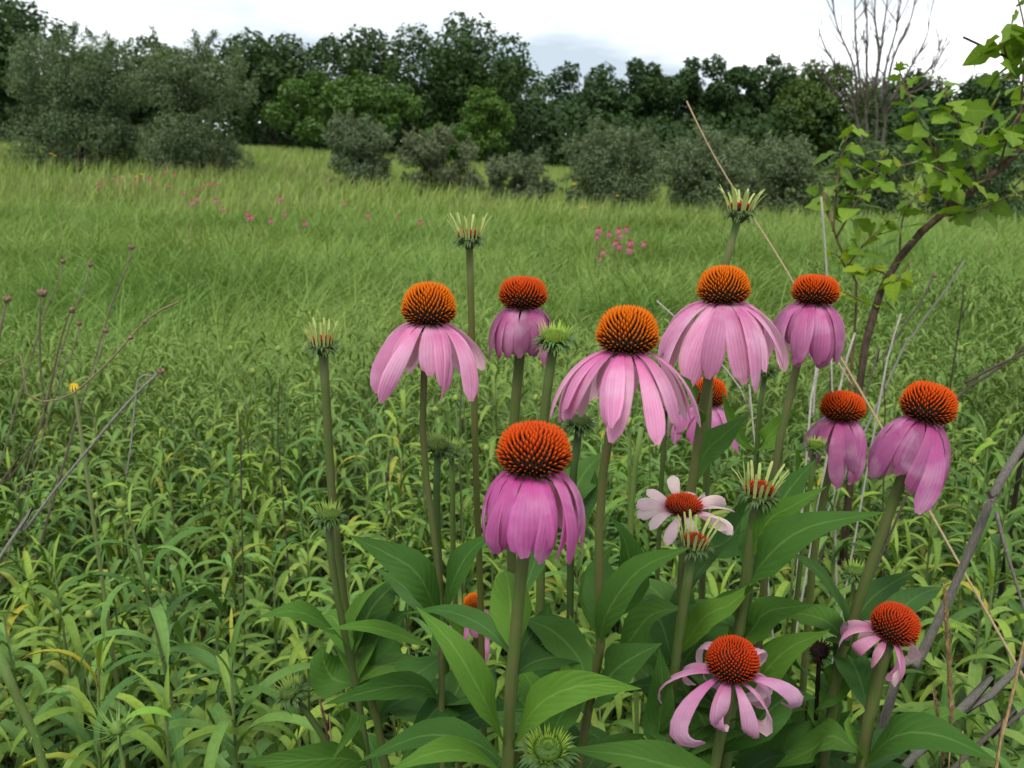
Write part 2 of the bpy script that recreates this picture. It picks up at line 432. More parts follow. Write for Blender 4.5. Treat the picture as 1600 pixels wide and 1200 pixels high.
# ------------------------------------------------------------------ trees and shrubs
def leaf_cards(C, Nn, size, aspect=.6):
    """one bent diamond per centre C with normal Nn -> (n,4,3) vertices"""
    n = len(C)
    r = RNG.normal(0, 1, (n, 3))
    A = np.cross(Nn, r); A /= np.linalg.norm(A, axis=1)[:, None] + 1e-9
    B = np.cross(Nn, A)
    s = size[:, None]
    return np.stack([C - A * s, C + B * s * aspect + Nn * s * .18, C + A * s, C - B * s * aspect + Nn * s * .18], 1)
def tree(name, label, cat, x0, x1, ytop, Y, mat='tree_leaf_dark', n=9000, leaf=.16, group=None, base_frac=.04, nblob=34, tint=(1, 1, 1), lean=0,
         wisp=0.0, ybase=None, flat=1.0, seed=0):
    rs = np.random.default_rng(100 + seed); n = int(n * (1.9 if cat == 'shrub' else 1.45)); leaf *= .85 if cat == 'shrub' else 1.12
    xm = (x0 + x1) / 2
    px = atY(xm, 240, Y)[0]; gz = float(gh(px, Y))
    if ybase is not None: gz = min(gz, atY(xm, ybase, Y)[2])
    top = atY(xm, ytop, Y)[2]; wid = atY(x1, 240, Y)[0] - atY(x0, 240, Y)[0]
    Hh = top - gz
    root = empty(name, (px, Y, gz), label, cat, group)
    cz = Hh * (base_frac + (1 - base_frac) / 2); kf = .98 if cat == 'shrub' else 1.06; rz = Hh * (1 - base_frac) / 2 * kf; cz = Hh * base_frac + rz; rx = wid / 2 * (1.0 if cat == 'shrub' else 1.08)
    # clumps spread through the crown volume, denser towards the outside
    B = []; R = []
    nf = int(nblob * .62); off = rs.uniform(0, 6.28)
    for b_ in range(nblob):
        if b_ < nf:                    # even shell of clumps, jittered
            zf = 1 - 2 * (b_ + .5) / nf; an = b_ * 2.39996 + off; rf = math.sqrt(1 - zf * zf); v = np.array([rf * math.cos(an), rf * math.sin(an), zf]) + rs.normal(0, .14, 3); v /= np.linalg.norm(v); q = rs.uniform(.72, 1.0)
        else:
            v = rs.normal(0, 1, 3); v /= np.linalg.norm(v); q = rs.uniform(.1, .75)
        rb = rs.uniform(.20, .36) * min(rx, rz * 1.1) * (1 if b_ < nf else 1.15)
        c = np.array([v[0] * q * (rx * 1.1 - rb * .7), v[1] * q * (rx - rb * .7) * .9, cz + v[2] * q * (rz - rb * .7) * flat])
        if cat == 'shrub' and v[2] < 0:
            hv = v[:2] / (np.linalg.norm(v[:2]) + 1e-6); c[:2] = hv * rs.uniform(.35, 1.0) * (rx * 1.05 - rb * .7) * (1 + .12 * v[2]); c[2] = rb * .45 + rs.uniform(0, 1) * max(0, cz - rb)
        B.append(c); R.append(rb)
    B = np.array(B); R = np.array(R)
    wgt = R ** 2 / (R ** 2).sum()
    k = rs.choice(len(B), n, p=wgt)
    v = rs.normal(0, 1, (n, 3)); v /= np.linalg.norm(v, axis=1)[:, None]
    # uneven clumps: leaf density and reach vary with direction
    q = rs.uniform(.35, 1.0, n) ** .6 * (1 + .14 * np.sin(v[:, 0] * 5 + k) * np.sin(v[:, 2] * 6 + k * 1.7))
    C = B[k] + v * (R[k] * q)[:, None] * np.array([1, 1, .85])
    if wisp > 0:                       # feathery leafy shoots standing out of the outline
        ns = 150; kb = rs.choice(len(B), ns, p=wgt); dv = rs.normal(0, .8, (ns, 3)) + np.array([0, 0, .9]); dv /= np.linalg.norm(dv, axis=1)[:, None]
        m_ = int(n * .36); q_ = rs.integers(0, ns, m_); t_ = rs.uniform(.3, 1, m_) ** 1.2 * (R[kb[q_]] + wisp * 2.0 * rs.uniform(.2, 1, ns)[q_])
        C[:m_] = B[kb[q_]] + dv[q_] * t_[:, None] + rs.normal(0, wisp * .26, (m_, 3))
    C[:, 0] += lean * np.maximum(C[:, 2], 0)
    C[:, 2] = np.maximum(C[:, 2], .1)
    Nn = v * .7 + rs.normal(0, .7, (n, 3)) + np.array([0, 0, .55]); Nn /= np.linalg.norm(Nn, axis=1)[:, None]
    V = leaf_cards(C, Nn, leaf * rs.uniform(.6, 1.3, n), .55 if mat == 'tree_leaf_dark' else .32)
    rnd = np.repeat(np.clip(rs.beta(2, 2.2, n) * .8 + .25 * np.sin(k * 12.9898) ** 2, 0, 1), 4)
    co = mobj('crown', raw_mesh('crown', V.reshape(-1, 3), np.arange(n * 4).reshape(-1, 4), MATS[mat], None, {'rnd': rnd}, False), root, color=tint)
    a = Acc(); tr = max(.018 * Hh, .03)
    if cat == 'shrub':
        for i in range(7):
            b = B[rs.integers(len(B))]
            st = np.array([rs.normal(0, .1 * rx), rs.normal(0, .1 * rx), -.05])
            a.add(*tube(spline([st, (st + b) / 2 + np.array([0, 0, .12 * Hh]), b], 6), np.linspace(tr, tr * .3, 6), 5)[:2])
        mobj('trunk', a.mesh('trunk', MATS['tree_bark']), root)
    else:
        P = spline([(0, 0, -.2), (rs.normal(0, .02 * Hh), 0, .3 * Hh), (lean * .6 * Hh, 0, .62 * Hh), (lean * .85 * Hh, 0, .86 * Hh)], 10)
        V_, F_, _ = tube(P, np.linspace(tr * 1.15, tr * .3, 10), 8); a.add(V_, F_)
        mobj('trunk', a.mesh('trunk', MATS['tree_bark']), root)
        order = np.argsort(B[:, 2])
        for i in order[::max(1, len(order) // 9)][:9]:
            b = B[i]; h0 = np.clip(b[2] - .22 * Hh, .15 * Hh, .75 * Hh)
            j = int(np.clip(h0 / (.86 * Hh) * 9, 1, 8)); p0 = P[j]
            V_, F_, _ = tube(spline([p0, (p0 + b) / 2 + np.array([0, 0, .04 * Hh]), b], 6), np.linspace(tr * .45, tr * .12, 6), 5)
            aa = Acc(); aa.add(V_, F_); mobj('limb', aa.mesh('limb', MATS['tree_bark']), root)
    return root
G1 = 'dark trees along the far wood edge'
tree('broadleaf_tree', 'dark tree at the wood edge behind the tall silver-green shrub, beyond the grassy rise', 'tree', -110, 140, -18, 62, n=11000, leaf=.17, seed=1, tint=(.8, .85, .8))
tree('broadleaf_tree', 'dark round-topped tree filling the gap between two tall silver-green shrubs', 'tree', 90, 330, 62, 74, n=9000, leaf=.19, seed=2, tint=(.85, .9, .8))
tree('broadleaf_tree', 'dark tree rising right behind the leaning silver-green shrub', 'tree', 335, 520, 38, 80, n=9000, leaf=.19, seed=3)
tree('broadleaf_tree', 'dark domed tree behind the bright green spreading tree', 'tree', 480, 640, 36, 84, n=9000, leaf=.19, seed=4)
tree('broadleaf_tree', 'tallest dark tree of the wood, with ragged crown and sky gaps', 'tree', 600, 815, 16, 82, n=13500, leaf=.19, seed=5, nblob=46, lean=.05, tint=(.9, .95, .85))
tree('broadleaf_tree', 'thin grey-green tree against the sky beside the tallest tree', 'tree', 770, 858, 100, 92, n=3800, leaf=.17, seed=6, tint=(1.7, 1.55, 1.9))
tree('broadleaf_tree', 'dark tree with twin upright tips, next to the thin grey-green tree', 'tree', 838, 985, 94, 96, n=9000, leaf=.2, seed=7, tint=(.85, .95, .95))
for i, (a, b, t) in enumerate(((945, 1064, 90), (1030, 1138, 90), (1100, 1192, 96), (1150, 1250, 86))):
    tree('broadleaf_tree', 'rounded dark green tree in the row behind the broad grey-green shrubs', 'tree', a, b, t, 95 + 3 * (i % 2), n=7600, leaf=.2, seed=8 + i, group=G1, tint=(.85, .92, .9))
tree('broadleaf_tree', 'yellowish green tree beside the bare dead tree', 'tree', 1205, 1350, 94, 88, n=8500, leaf=.18, seed=13, tint=(1.5, 1.35, .9))
tree('broadleaf_tree', 'dark tree low behind the bare dead tree', 'tree', 1320, 1500, 110, 98, n=8500, leaf=.2, seed=14, tint=(.85, .9, .85))
tree('broadleaf_tree', 'dark tree seen through the lobed leaves of the sapling', 'tree', 1460, 1690, 104, 92, n=9500, leaf=.2, seed=15, tint=(.8, .9, .8))
tree('spreading_tree', 'bright green spreading tree with low rounded crown before the dark wood', 'tree', 440, 655, 104, 66, n=11000, leaf=.15, seed=16, tint=(1.55, 1.6, 1.05), nblob=40, base_frac=.05)
tree('young_tree', 'slender light green young tree before the tallest dark tree', 'tree', 715, 800, 132, 70, n=4200, leaf=.14, seed=17, tint=(1.9, 1.9, 1.1), base_frac=.04)
tree('young_tree', 'small bright green sapling tree low at the foot of the wood edge', 'tree', 655, 740, 190, 60, n=3000, leaf=.13, seed=18, tint=(1.4, 1.6, 1.0), base_frac=.03)
tree('tall_silver_shrub', 'tall silver-green shrub with pointed top, standing on the grassy rise', 'shrub', 20, 240, 30, 33, 'tree_leaf_silver', 30000, .07, seed=19, nblob=52, base_frac=.02, wisp=.18, tint=(.75, .85, .72), flat=1.0)
tree('tall_silver_shrub', 'leaning silver-green shrub with feathery outline, beside the pointed one', 'shrub', 190, 395, 44, 32, 'tree_leaf_silver', 28000, .07, seed=20, nblob=46, base_frac=.02, wisp=.2, tint=(.85, .92, .8), lean=.05)
tree('silver_shrub', 'upright grey-green shrub at the edge of the bright green spreading tree', 'shrub', 503, 622, 172, 29, 'tree_leaf_silver', 14175, 0.062, seed=21, nblob=30, base_frac=.0, wisp=.12, tint=(.9, .95, .9))
tree('silver_shrub', 'soft brownish grey-green shrub between the upright shrub and the lowest one', 'shrub', 612, 760, 192, 28, 'tree_leaf_silver', 14175, 0.062, seed=22, nblob=30, base_frac=.0, wisp=.1, tint=(1.0, .95, .9))
tree('silver_shrub', 'lowest rounded grey-green shrub in the shrub row', 'shrub', 752, 872, 230, 25, 'tree_leaf_silver', 11475, 0.053, seed=23, nblob=26, base_frac=.0, wisp=.08, tint=(1.0, .98, .95))
tree('silver_shrub', 'dark-hearted grey-green shrub with pointed shoots, before the rounded trees', 'shrub', 880, 1048, 184, 23, 'tree_leaf_silver', 18900, 0.053, seed=24, nblob=40, base_frac=.0, wisp=.15, tint=(.85, .9, .8))
tree('silver_shrub', 'broad grey-green shrub behind the tall straw stalk', 'shrub', 1030, 1190, 190, 20, 'tree_leaf_silver', 18900, 0.048, seed=25, nblob=40, base_frac=.0, wisp=.14, tint=(.95, .98, .9))
tree('silver_shrub', 'wide grey-green shrub below the bare dead tree', 'shrub', 1150, 1300, 202, 21, 'tree_leaf_silver', 12000, .055, seed=26, nblob=36, base_frac=.0, wisp=.12, tint=(.9, .95, .85))
tree('silver_shrub', 'dull green shrub half hidden behind the sapling shoots', 'shrub', 1290, 1450, 205, 19, 'tree_leaf_silver', 10000, .055, seed=27, nblob=32, base_frac=.0, wisp=.1, tint=(.6, .72, .5))
tree('silver_shrub', 'dark green shrub behind the leaning sapling trunk', 'shrub', 1430, 1660, 195, 18, 'tree_leaf_silver', 13000, .055, seed=28, nblob=36, base_frac=.0, wisp=.1, tint=(.5, .66, .45))

def undergrowth_wood():
    """low thicket that closes the foot of the far wood; nobody could count its bushes"""
    n = 90000
    X = RNG.uniform(-85, 88, n); Y = 92 + RNG.uniform(-8, 14, n)
    hmax = 5.6 + 1.8 * wav(X, Y, .14)
    Z = gh(X, Y) + RNG.uniform(0, 1, n) ** 1.5 * hmax
    C = np.stack([X, Y, Z], 1)
    Nn = RNG.normal(0, .7, (n, 3)) + np.array([0, -.5, .5]); Nn /= np.linalg.norm(Nn, axis=1)[:, None]
    V = leaf_cards(C, Nn, RNG.uniform(.2, .4, n), .6)
    o = mobj('far_thicket', raw_mesh('far_thicket', V.reshape(-1, 3), np.arange(n * 4).reshape(-1, 4), MATS['tree_leaf_dark'], None,
             {'rnd': np.repeat(RNG.beta(2, 2, n) * .7, 4)}, False), color=(.8, .88, .75))
    tag(o, 'dark thicket closing the foot of the far wood', 'thicket', kind='stuff')
undergrowth_wood()

def dead_tree():
    Y = 58; base = atY(1362, 240, Y); gz = float(gh(base[0], Y))
    root = empty('dead_tree', (base[0], Y, gz), 'bare grey dead tree with fan of thin branches against the sky', 'tree')
    loc = np.array([base[0], Y, gz]); rs = np.random.default_rng(5)
    P = lambda x, y: atY(x, y, Y) - loc
    def limb(pts, r, name='branch', twigs=7):
        pts = [p + np.array([0, rs.normal(0, .25), 0]) for p in pts]
        C = spline(pts, 12); a = Acc(); a.add(*tube(C, np.linspace(r, r * .28, 12), 6)[:2])
        b = mobj(name, a.mesh(name, MATS['tree_bark']), root, color=(1.5, 1.45, 1.45))
        t = Acc()
        for _ in range(twigs):
            i = rs.integers(4, 12); p = C[min(i, 11)]; d = nrm(C[min(i, 11)] - C[max(i - 2, 0)])
            q = nrm(d + rs.normal(0, .45, 3) * np.array([1, 1, .4])); Ln = rs.uniform(.6, 2.0)
            t.add(*tube(spline([p, p + q * Ln * .5 + np.array([0, 0, .08 * Ln]), p + q * Ln + np.array([0, 0, .3 * Ln])], 6), np.linspace(r * .34, .018, 6), 4)[:2])
        if twigs: mobj('twigs', t.mesh('twigs', MATS['tree_bark']), b, color=(1.5, 1.45, 1.45))
    for x in (1335, 1352, 1368, 1385):
        limb([P(1362 + (x - 1362) * .5, 250), P(x, 170), P(x + rs.normal(0, 5), 120)], .13, 'trunk', 5)
    for pts in ([(1340, 175), (1332, 110), (1312, 40), (1300, -10)], [(1345, 160), (1338, 80), (1335, 20), (1337, -40)],
                [(1355, 165), (1357, 90), (1352, 30), (1350, -45)], [(1362, 150), (1372, 90), (1366, 20), (1372, -40)],
                [(1372, 160), (1388, 100), (1398, 45), (1412, -10)], [(1380, 150), (1395, 90), (1420, 30), (1428, -20)],
                [(1385, 165), (1420, 110), (1445, 60), (1455, 20)], [(1380, 175), (1425, 130), (1460, 95), (1474, 55)],
                [(1345, 180), (1322, 140), (1300, 90), (1275, 70)], [(1338, 190), (1310, 150), (1290, 120)],
                [(1365, 140), (1380, 70), (1385, 10), (1392, -30)], [(1390, 180), (1410, 150), (1440, 135), (1470, 80)]):
        limb([P(*p) for p in pts], .095, 'branch', 10)
dead_tree()

# ------------------------------------------------------------------ distant small flowers
def make_far_flower():
    a = Acc(); V, F, _ = tube([(0, 0, 0), (.01, 0, .4), (0, 0, .78)], [.003, .003, .0025], 5); a.add(V, F)
    stem = a.mesh('stem', MATS['stem'])
    V, F = lathe([(.001, .80), (.008, .80), (.0145, .79), (.016, .78), (.011, .77), (.001, .768)][::-1], 10)
    a = Acc(); a.add(V, F, .9, .4); cone = a.mesh('cone', MATS['cone_spine'])
    a = Acc()
    for k in range(12):
        t = 2 * math.pi * k / 12; c, s_ = math.cos(t), math.sin(t); q = np.array([-s_, c, 0]); o_ = np.array([c, s_, 0])
        P = [o_ * .010 + [0, 0, .772], o_ * .026 + [0, 0, .764], o_ * .037 + [0, 0, .745], o_ * .041 + [0, 0, .722]]
        V = []
        for p, w_ in zip(P, (.004, .0085, .0085, .004)): V += [p - q * w_, p + q * w_]
        a.add(V, [(2 * i + 2, 2 * i + 3, 2 * i + 1, 2 * i) for i in range(3)], uv=np.array([(.5, .25 + .05 * i) for i in range(8)]))
    return stem, cone, a.mesh('petals', MATS['petal'])
FS, FC, FP = make_far_flower()
def far_flower(px, py, d, label, group, col=(.52, .11, .19)):
    p = at(px, py, d); g = float(gh(p[0], p[1])); h = max(p[2] - g, .35)
    r = empty('coneflower', (p[0], p[1], g), label, 'flower', group); sc = h / .78; r.rotation_euler = (random.gauss(0, .09), random.gauss(0, .09), random.uniform(0, 6)); fsz = random.uniform(.55, .82)
    o = mobj('stem', FS, r); o.scale = (1, 1, sc)
    for nm, me, c in (('cone', FC, (.22, .05, .02)), ('petals', FP, col)):
        o = mobj(nm, me, r, (0, 0, .78 * (sc - 1)), c); o.scale = (fsz, fsz, .9)
        if nm == 'petals': o['kind'] = 'stuff'
rr = random.Random(3)
for px, py in ((380, 327), (391, 322), (403, 326), (360, 313), (306, 303), (308, 296), (430, 296), (345, 300), (428, 330), (497, 332), (540, 306), (577, 324), (626, 326), (662, 334), (452, 322)):
    far_flower(px, py, rr.uniform(10, 12.5), 'small pink coneflower scattered in the open grass beyond the dry stems', 'pink flowers scattered in the open grass')
for px, py in ((935, 340), (945, 348), (965, 352), (950, 362), (962, 368), (972, 362), (941, 374), (985, 362), (930, 352), (955, 342), (975, 372), (948, 386), (962, 338), (992, 358)):
    far_flower(px, py, rr.uniform(7.6, 8.6), 'small pink coneflower in a loose clump before the dark-hearted shrub', 'clump of pink flowers before the shrubs')
for px, py in ((152, 276), (172, 273), (186, 270), (206, 270), (232, 275), (247, 284), (258, 260), (274, 265), (290, 292), (335, 278), (343, 276), (215, 280), (160, 282), (262, 282), (222, 268), (300, 286), (315, 280)):
    far_flower(px, py, rr.uniform(15, 19), 'small pink coneflower along the foot of the tall silver-green shrubs', 'pink flowers at the foot of the tall shrubs', (.48, .07, .14))
def yellow_flower(px, py, d, label, group, sz=1.0):
    p = at(px, py, d); g = float(gh(p[0], p[1])); h = max(p[2] - g, .4)
    r = empty('yellow_flower', (p[0], p[1], g), label, 'flower', group)
    a = Acc(); a.add(*tube([(0, 0, 0), (.012, 0, h / 2), (0, 0, h)], [.004, .003, .0025], 5)[:2]); mobj('stem', a.mesh('stem', MATS['stem']), r)
    a = Acc()
    for k in range(10):
        t = 2 * math.pi * k / 10; c, s_ = math.cos(t), math.sin(t); q = np.array([-s_, c, 0]) ; o_ = np.array([c, s_ * .8, 0]) * sz; q = q * sz; V = []
        for rr_, w_, z_ in ((.008, .004, 0), (.028, .009, .006), (.045, .002, -.004)): V += [o_ * rr_ - q * w_ + [0, 0, h + z_], o_ * rr_ + q * w_ + [0, 0, h + z_]]
        a.add(V, [(0, 1, 3, 2), (2, 3, 5, 4)])
    tag(mobj('petals', a.mesh('petals', MATS['yellow_petal']), r), kind='stuff')
    V, F = lathe([(.001, h - .004), (.011 * sz, h), (.009 * sz, h + .008 * sz), (.001, h + .011 * sz)], 8); a = Acc(); a.add(V, F); mobj('disc', a.mesh('disc', MATS['yellow_petal']), r)
for px, py in ((80, 240), (191, 276), (221, 272), (85, 243), (212, 276)):
    yellow_flower(px, py, 17, 'yellow daisy-like flower at the foot of the tall silver-green shrubs', 'yellow flowers by the tall shrubs')
for px, py in ((908, 324), (916, 324), (965, 306), (898, 288)):
    yellow_flower(px, py, 15, 'yellow flower in the grass before the dark-hearted shrub', 'yellow flowers before the dark-hearted shrub')

# ------------------------------------------------------------------ leafy meadow plants
def arch_leaf(e0, e1, k=1.2, wmax=.065, twist=.0, sway=0.0, n=9):
    """narrow leaf of length 1 along +X that starts at elevation e0 and ends at -e1"""
    s = np.linspace(0, 1, n); th = np.radians(e0 - (e0 + e1) * s ** k)
    ds = 1 / (n - 1); x = np.concatenate(([0], np.cumsum(np.cos((th[1:] + th[:-1]) / 2)) * ds)); z = np.concatenate(([0], np.cumsum(np.sin((th[1:] + th[:-1]) / 2)) * ds))
    P = np.stack([x, sway * s ** 2, z], 1)
    T = np.gradient(P, axis=0); T /= np.linalg.norm(T, axis=1)[:, None]
    S0 = np.array([0, 1.0, 0]); S = []; Nn = []
    for i in range(n):
        side = nrm(S0 - T[i] * (S0 @ T[i])); nn = np.cross(T[i], side); a = twist * s[i]
        S.append(side * math.cos(a) + nn * math.sin(a)); Nn.append(np.cross(T[i], S[-1]))
    wd = wmax * (np.sin(np.pi * np.clip(s * .93 + .05, 0, 1)) ** .75); wd[-1] = .003
    V, F, uv = ribbon(P, np.array(S), np.array(Nn), wd, (-1, 0, 1), lambda u: .55 * abs(u))
    return V, F, uv
LEAFV = [arch_leaf(78, -30, 1.0, .044), arch_leaf(74, 42, 1.3, .047, .3, .05), arch_leaf(62, 78, 1.1, .050, -.3, -.08),
         arch_leaf(50, 88, 1.0, .050, .4, .10), arch_leaf(36, 84, 1.1, .053, -.4, .06), arch_leaf(18, 66, 1.2, .053, .5, -.1), arch_leaf(58, 100, .95, .049, .2, .0),
         arch_leaf(68, 25, 1.4, .047, -.5, .12)]
LEAFM = [raw_mesh('leaf', v, f, MATS['plant_leaf'], uv) for v, f, uv in LEAFV]
def plan_plant(rs, nleaf=26, hstem=.62):
    """list of (variant, height, azimuth, length, tilt) for one plant"""
    o = []; az = rs.uniform(0, 6.28)
    for i in range(nleaf):
        f = i / (nleaf - 1); z = hstem * (1 - .64 * f ** 1.05)
        az += 2.4 + rs.uniform(-.35, .35)
        if f < .10: v, Ln = rs.choice([0, 0, 7]), .050 + .35 * f
        elif f < .35: v, Ln = rs.choice([1, 6, 2, 2, 6]), .085 + .14 * f
        elif f < .7: v, Ln = rs.choice([2, 3, 6, 4]), .138
        else: v, Ln = rs.choice([3, 4, 5]), .128 - .05 * (f - .7)
        o.append((v, z, az, Ln * rs.uniform(.82, 1.2), rs.uniform(-.15, .15)))
    return o
def stem_mesh(h, r, bx):
    P = spline([(0, 0, -.02), (bx, bx * .5, h * .5), (0, 0, h)], 7)
    V, F, uv = tube(P, np.linspace(r, r * .55, 7), 6); a = Acc(); a.add(V, F, uv=uv); return a.mesh('stem', MATS['plant_stem'])
prs = np.random.default_rng(21)
PROTO = []
for i in range(9):
    h = .62
    PROTO.append((h, stem_mesh(h, .0030, .0), plan_plant(prs, 27 + i % 4, h)))
PL = PG = None
def plant_label(x, y):
    if x < -.32 * y - .02:
        z, g = ('with long arching leaves, below the slanting dry stems', 'large leafy plants below the slanting dry stems') if y < 1.75 else ('small with distance, beyond the slanting dry stems', 'small leafy plants beyond the dry stems')
    elif x > .36 * y:
        z, g = ('with long arching leaves, around the thick weathered stalk', 'large leafy plants around the weathered stalk') if y < 1.75 else ('small with distance, around the foot of the leaning sapling', 'small leafy plants around the sapling')
    elif x < -.08 * y:
        z, g = ('with long arching leaves, around the lone bud stems', 'large leafy plants around the lone bud stems') if y < 1.75 else ('small with distance, behind the lone fringed bud', 'small leafy plants behind the lone fringed bud')
    else:
        z, g = ('with long arching leaves, directly behind the crowded coneflower stems', 'large leafy plants behind the coneflower stems') if y < 1.75 else ('small with distance, far behind the crowded coneflower stems', 'small leafy plants far behind the coneflower stems')
    return 'narrow-leaved green meadow plant ' + z, g
TINTS = [(1, 1, 1), (1.1, 1.08, .9), (.75, .88, .9), (1.22, 1.15, .85), (.85, 1.0, 1.15)]
def leafy_plant(x, y, height, proto, yaw, tilt=(0, 0), label=PL, group=PG, lscale=None, detail=True):
    h0, sm, pl = PROTO[proto % len(PROTO)]
    g = float(gh(x, y)); sc = height / h0; ls = sc if lscale is None else lscale
    if label is None: label, group = plant_label(x, y)
    r = empty('leafy_plant', (x, y, g), label, 'plant', group); r.rotation_euler = (tilt[0], tilt[1], yaw)
    o = mobj('stem', sm, r); o.scale = (min(sc, .9),) * 2 + (sc,)
    tn = TINTS[int(random.random() * len(TINTS))]
    for (v, z, az, Ln, ti) in pl:
        age = (h0 - z) / (.6 * h0); tl = tuple(np.array(tn) * (np.array((1.10, 1.12, .84)) * (1 - min(age, 1)) + np.array((.72, .80, .85)) * min(age, 1)))      # young tips are yellower than old leaves
        zz_ = max(height - (h0 - z) * min(sc, 1.0), height * .12)
        o = mobj('leaf', LEAFM[v], r, (0, 0, zz_), tl)
        o.rotation_euler = (0, ti, az); o.scale = (Ln * ls,) * 3
    return r
FOLI = []
for i, (h0, sm, pl) in enumerate(PROTO):                # joined foliage for plants whose leaves are too small to pick apart
    a = Acc(); VV = []
    for (v, z, az, Ln, ti) in pl[:20]:
        V, F, uv = LEAFV[v]
        idx = np.concatenate([np.arange(r_ * 3, r_ * 3 + 3) for r_ in (0, 2, 4, 6, 8)])
        V2 = V[idx] * Ln; c, s_ = math.cos(az), math.sin(az)
        V2 = np.stack([V2[:, 0] * c - V2[:, 1] * s_, V2[:, 0] * s_ + V2[:, 1] * c, V2[:, 2] + z], 1)
        F2 = [(i_ * 3 + j, i_ * 3 + j + 1, (i_ + 1) * 3 + j + 1, (i_ + 1) * 3 + j) for i_ in range(4) for j in range(2)]
        a.add(V2, F2, uv=uv[idx])
    FOLI.append((a.mesh('foliage', MATS['plant_leaf']), np.concatenate(a.V), np.array(a.F), np.concatenate(a.U)))
def small_plant(x, y, height, proto, yaw):
    h0, sm, pl = PROTO[proto % len(PROTO)]; g = float(gh(x, y)); sc = height / h0
    r = empty('leafy_plant', (x, y, g), plant_label(x, y)[0], 'plant', plant_label(x, y)[1]); r.rotation_euler = (random.gauss(0, .07), random.gauss(0, .07), yaw); r.scale = (max(sc, .95), max(sc, .95), sc)
    mobj('stem', sm, r); o = mobj('foliage', FOLI[proto % len(PROTO)][0], r, None, TINTS[proto % 5]); o['kind'] = 'stuff'

# plants of the front row, placed by the tips of their shoots
HERO = [(345, 752, 1.00, 1.25), (318, 938, .92, 1.2), (228, 1050, .86, 1.15), (92, 850, 1.35, 1.1), (122, 815, 1.5, 1.05), (450, 895, 1.28, 1.0), (60, 1010, 1.05, 1.1),
        (505, 985, 1.05, 1.0), (150, 1000, 1.15, 1.1), (410, 1100, .98, 1.05), (20, 930, 1.25, 1.05), (560, 890, 1.3, 1.0), (270, 800, 1.5, 1.05), (620, 800, 1.55, 1.0),
        (1545, 880, 1.15, 1.2), (1585, 700, 1.5, 1.25), (1400, 830, 1.35, 1.15), (1480, 760, 1.5, 1.15), (1440, 1010, 1.1, 1.1), (1570, 1060, 1.0, 1.1), (1505, 960, 1.2, 1.1),
        (1500, 560, 1.75, 1.4), (1345, 760, 1.55, 1.1), (1395, 700, 1.8, 1.15), (1230, 800, 1.5, 1.0), (1010, 690, 1.8, 1.0), (640, 960, 1.15, 1.0), (880, 780, 1.6, 1.0), (1590, 880, 1.3, 1.15)]
OCC = []
for i, (px, py, d, ls) in enumerate(HERO):
    p = at(px, py, d); leafy_plant(p[0], p[1], p[2] - float(gh(p[0], p[1])) - .045, i, random.uniform(0, 6.28), (random.gauss(0, .04), random.gauss(0, .04)), lscale=min(ls, 1.12) * .92, label='tallest narrow-leaved plant, its drooping crown standing clear above the leafy stand' if i == 0 else None)
    OCC.append((p[0], p[1], .09))
# jittered stand behind them
cand = []
yy = 1.02
row = 0
while yy < 3.7:
    stp = .112 + .018 * (yy - 1)
    half = yy * .60 + .12; xx = -half + (row % 2) * stp / 2
    while xx < half:
        cand.append((xx + random.uniform(-.4, .4) * stp, yy + random.uniform(-.4, .4) * stp)); xx += stp
    yy += stp * .9; row += 1
npl = 0; extra = []
for (x, y) in cand:
    if any((x - a) ** 2 + (y - b) ** 2 < r * r for a, b, r in OCC): continue
    if y < 1.25 and -.22 < x < .5 and random.random() < .6: continue
    hgt = (.60 + .07 * float(wav(x, y, 2.2)) + random.uniform(-.14, .09)) * (1.0 + .10 * float(sstep(1.6, 1.0, y)))
    if npl < 271:
        npl += 1
        if y < 2.15: leafy_plant(x, y, hgt, int(random.random() * 9), random.uniform(0, 6.28), (random.gauss(0, .07), random.gauss(0, .07)), lscale=random.uniform(.9, 1.12))
        else: small_plant(x, y, hgt, int(random.random() * 9), random.uniform(0, 6.28))
    else: extra.append((x, y, hgt))
def forb_carpet():
    for _ in range(420):
        y = random.uniform(.45, 4.2); side = random.choice((-1, 1)); extra.append((side * (y * .60 + .14 + random.uniform(0, 1.3)), y, .60 + random.uniform(-.08, .08)))
    n = 1300; X, Y = fan(n, 3.0, 8.5, .4, 1.2)
    k = RNG.uniform(0, 1, n) < np.clip(1.0 - sstep(2.6, 4.6, Y - 2.4 * sstep(0.5, 2.6, X) + .5 * wav(X, Y, .9)), .015, 1)
    pts = extra + [(x, y, .56 + .08 * float(wav(x, y, 2)) + random.uniform(-.06, .06)) for x, y in zip(X[k], Y[k])]
    Vs, Fs, Us, Rs = [], [], [], []; n0 = 0
    for (x, y, h) in pts:
        i = int(random.random() * 9); _, V, F, U = FOLI[i]; a = random.uniform(0, 6.28); c, s_ = math.cos(a), math.sin(a); sc = h / .62
        keep = 14 * 15
        V = V[:keep]; F = F[:14 * 8]; U = U[:keep]
        Vs.append(np.stack([(V[:, 0] * c - V[:, 1] * s_) + x, (V[:, 0] * s_ + V[:, 1] * c) + y, V[:, 2] * sc + float(gh(x, y))], 1))
        Fs.append(F + n0); Us.append(U); Rs.append(np.full(len(V), random.betavariate(2, 2) * .85)); n0 += len(V)
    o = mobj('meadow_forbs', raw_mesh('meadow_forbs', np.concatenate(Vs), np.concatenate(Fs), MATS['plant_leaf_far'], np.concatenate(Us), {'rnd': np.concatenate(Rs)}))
    tag(o, 'farther narrow-leaved meadow plants merging into the grass', 'plants', kind='stuff')
forb_carpet()

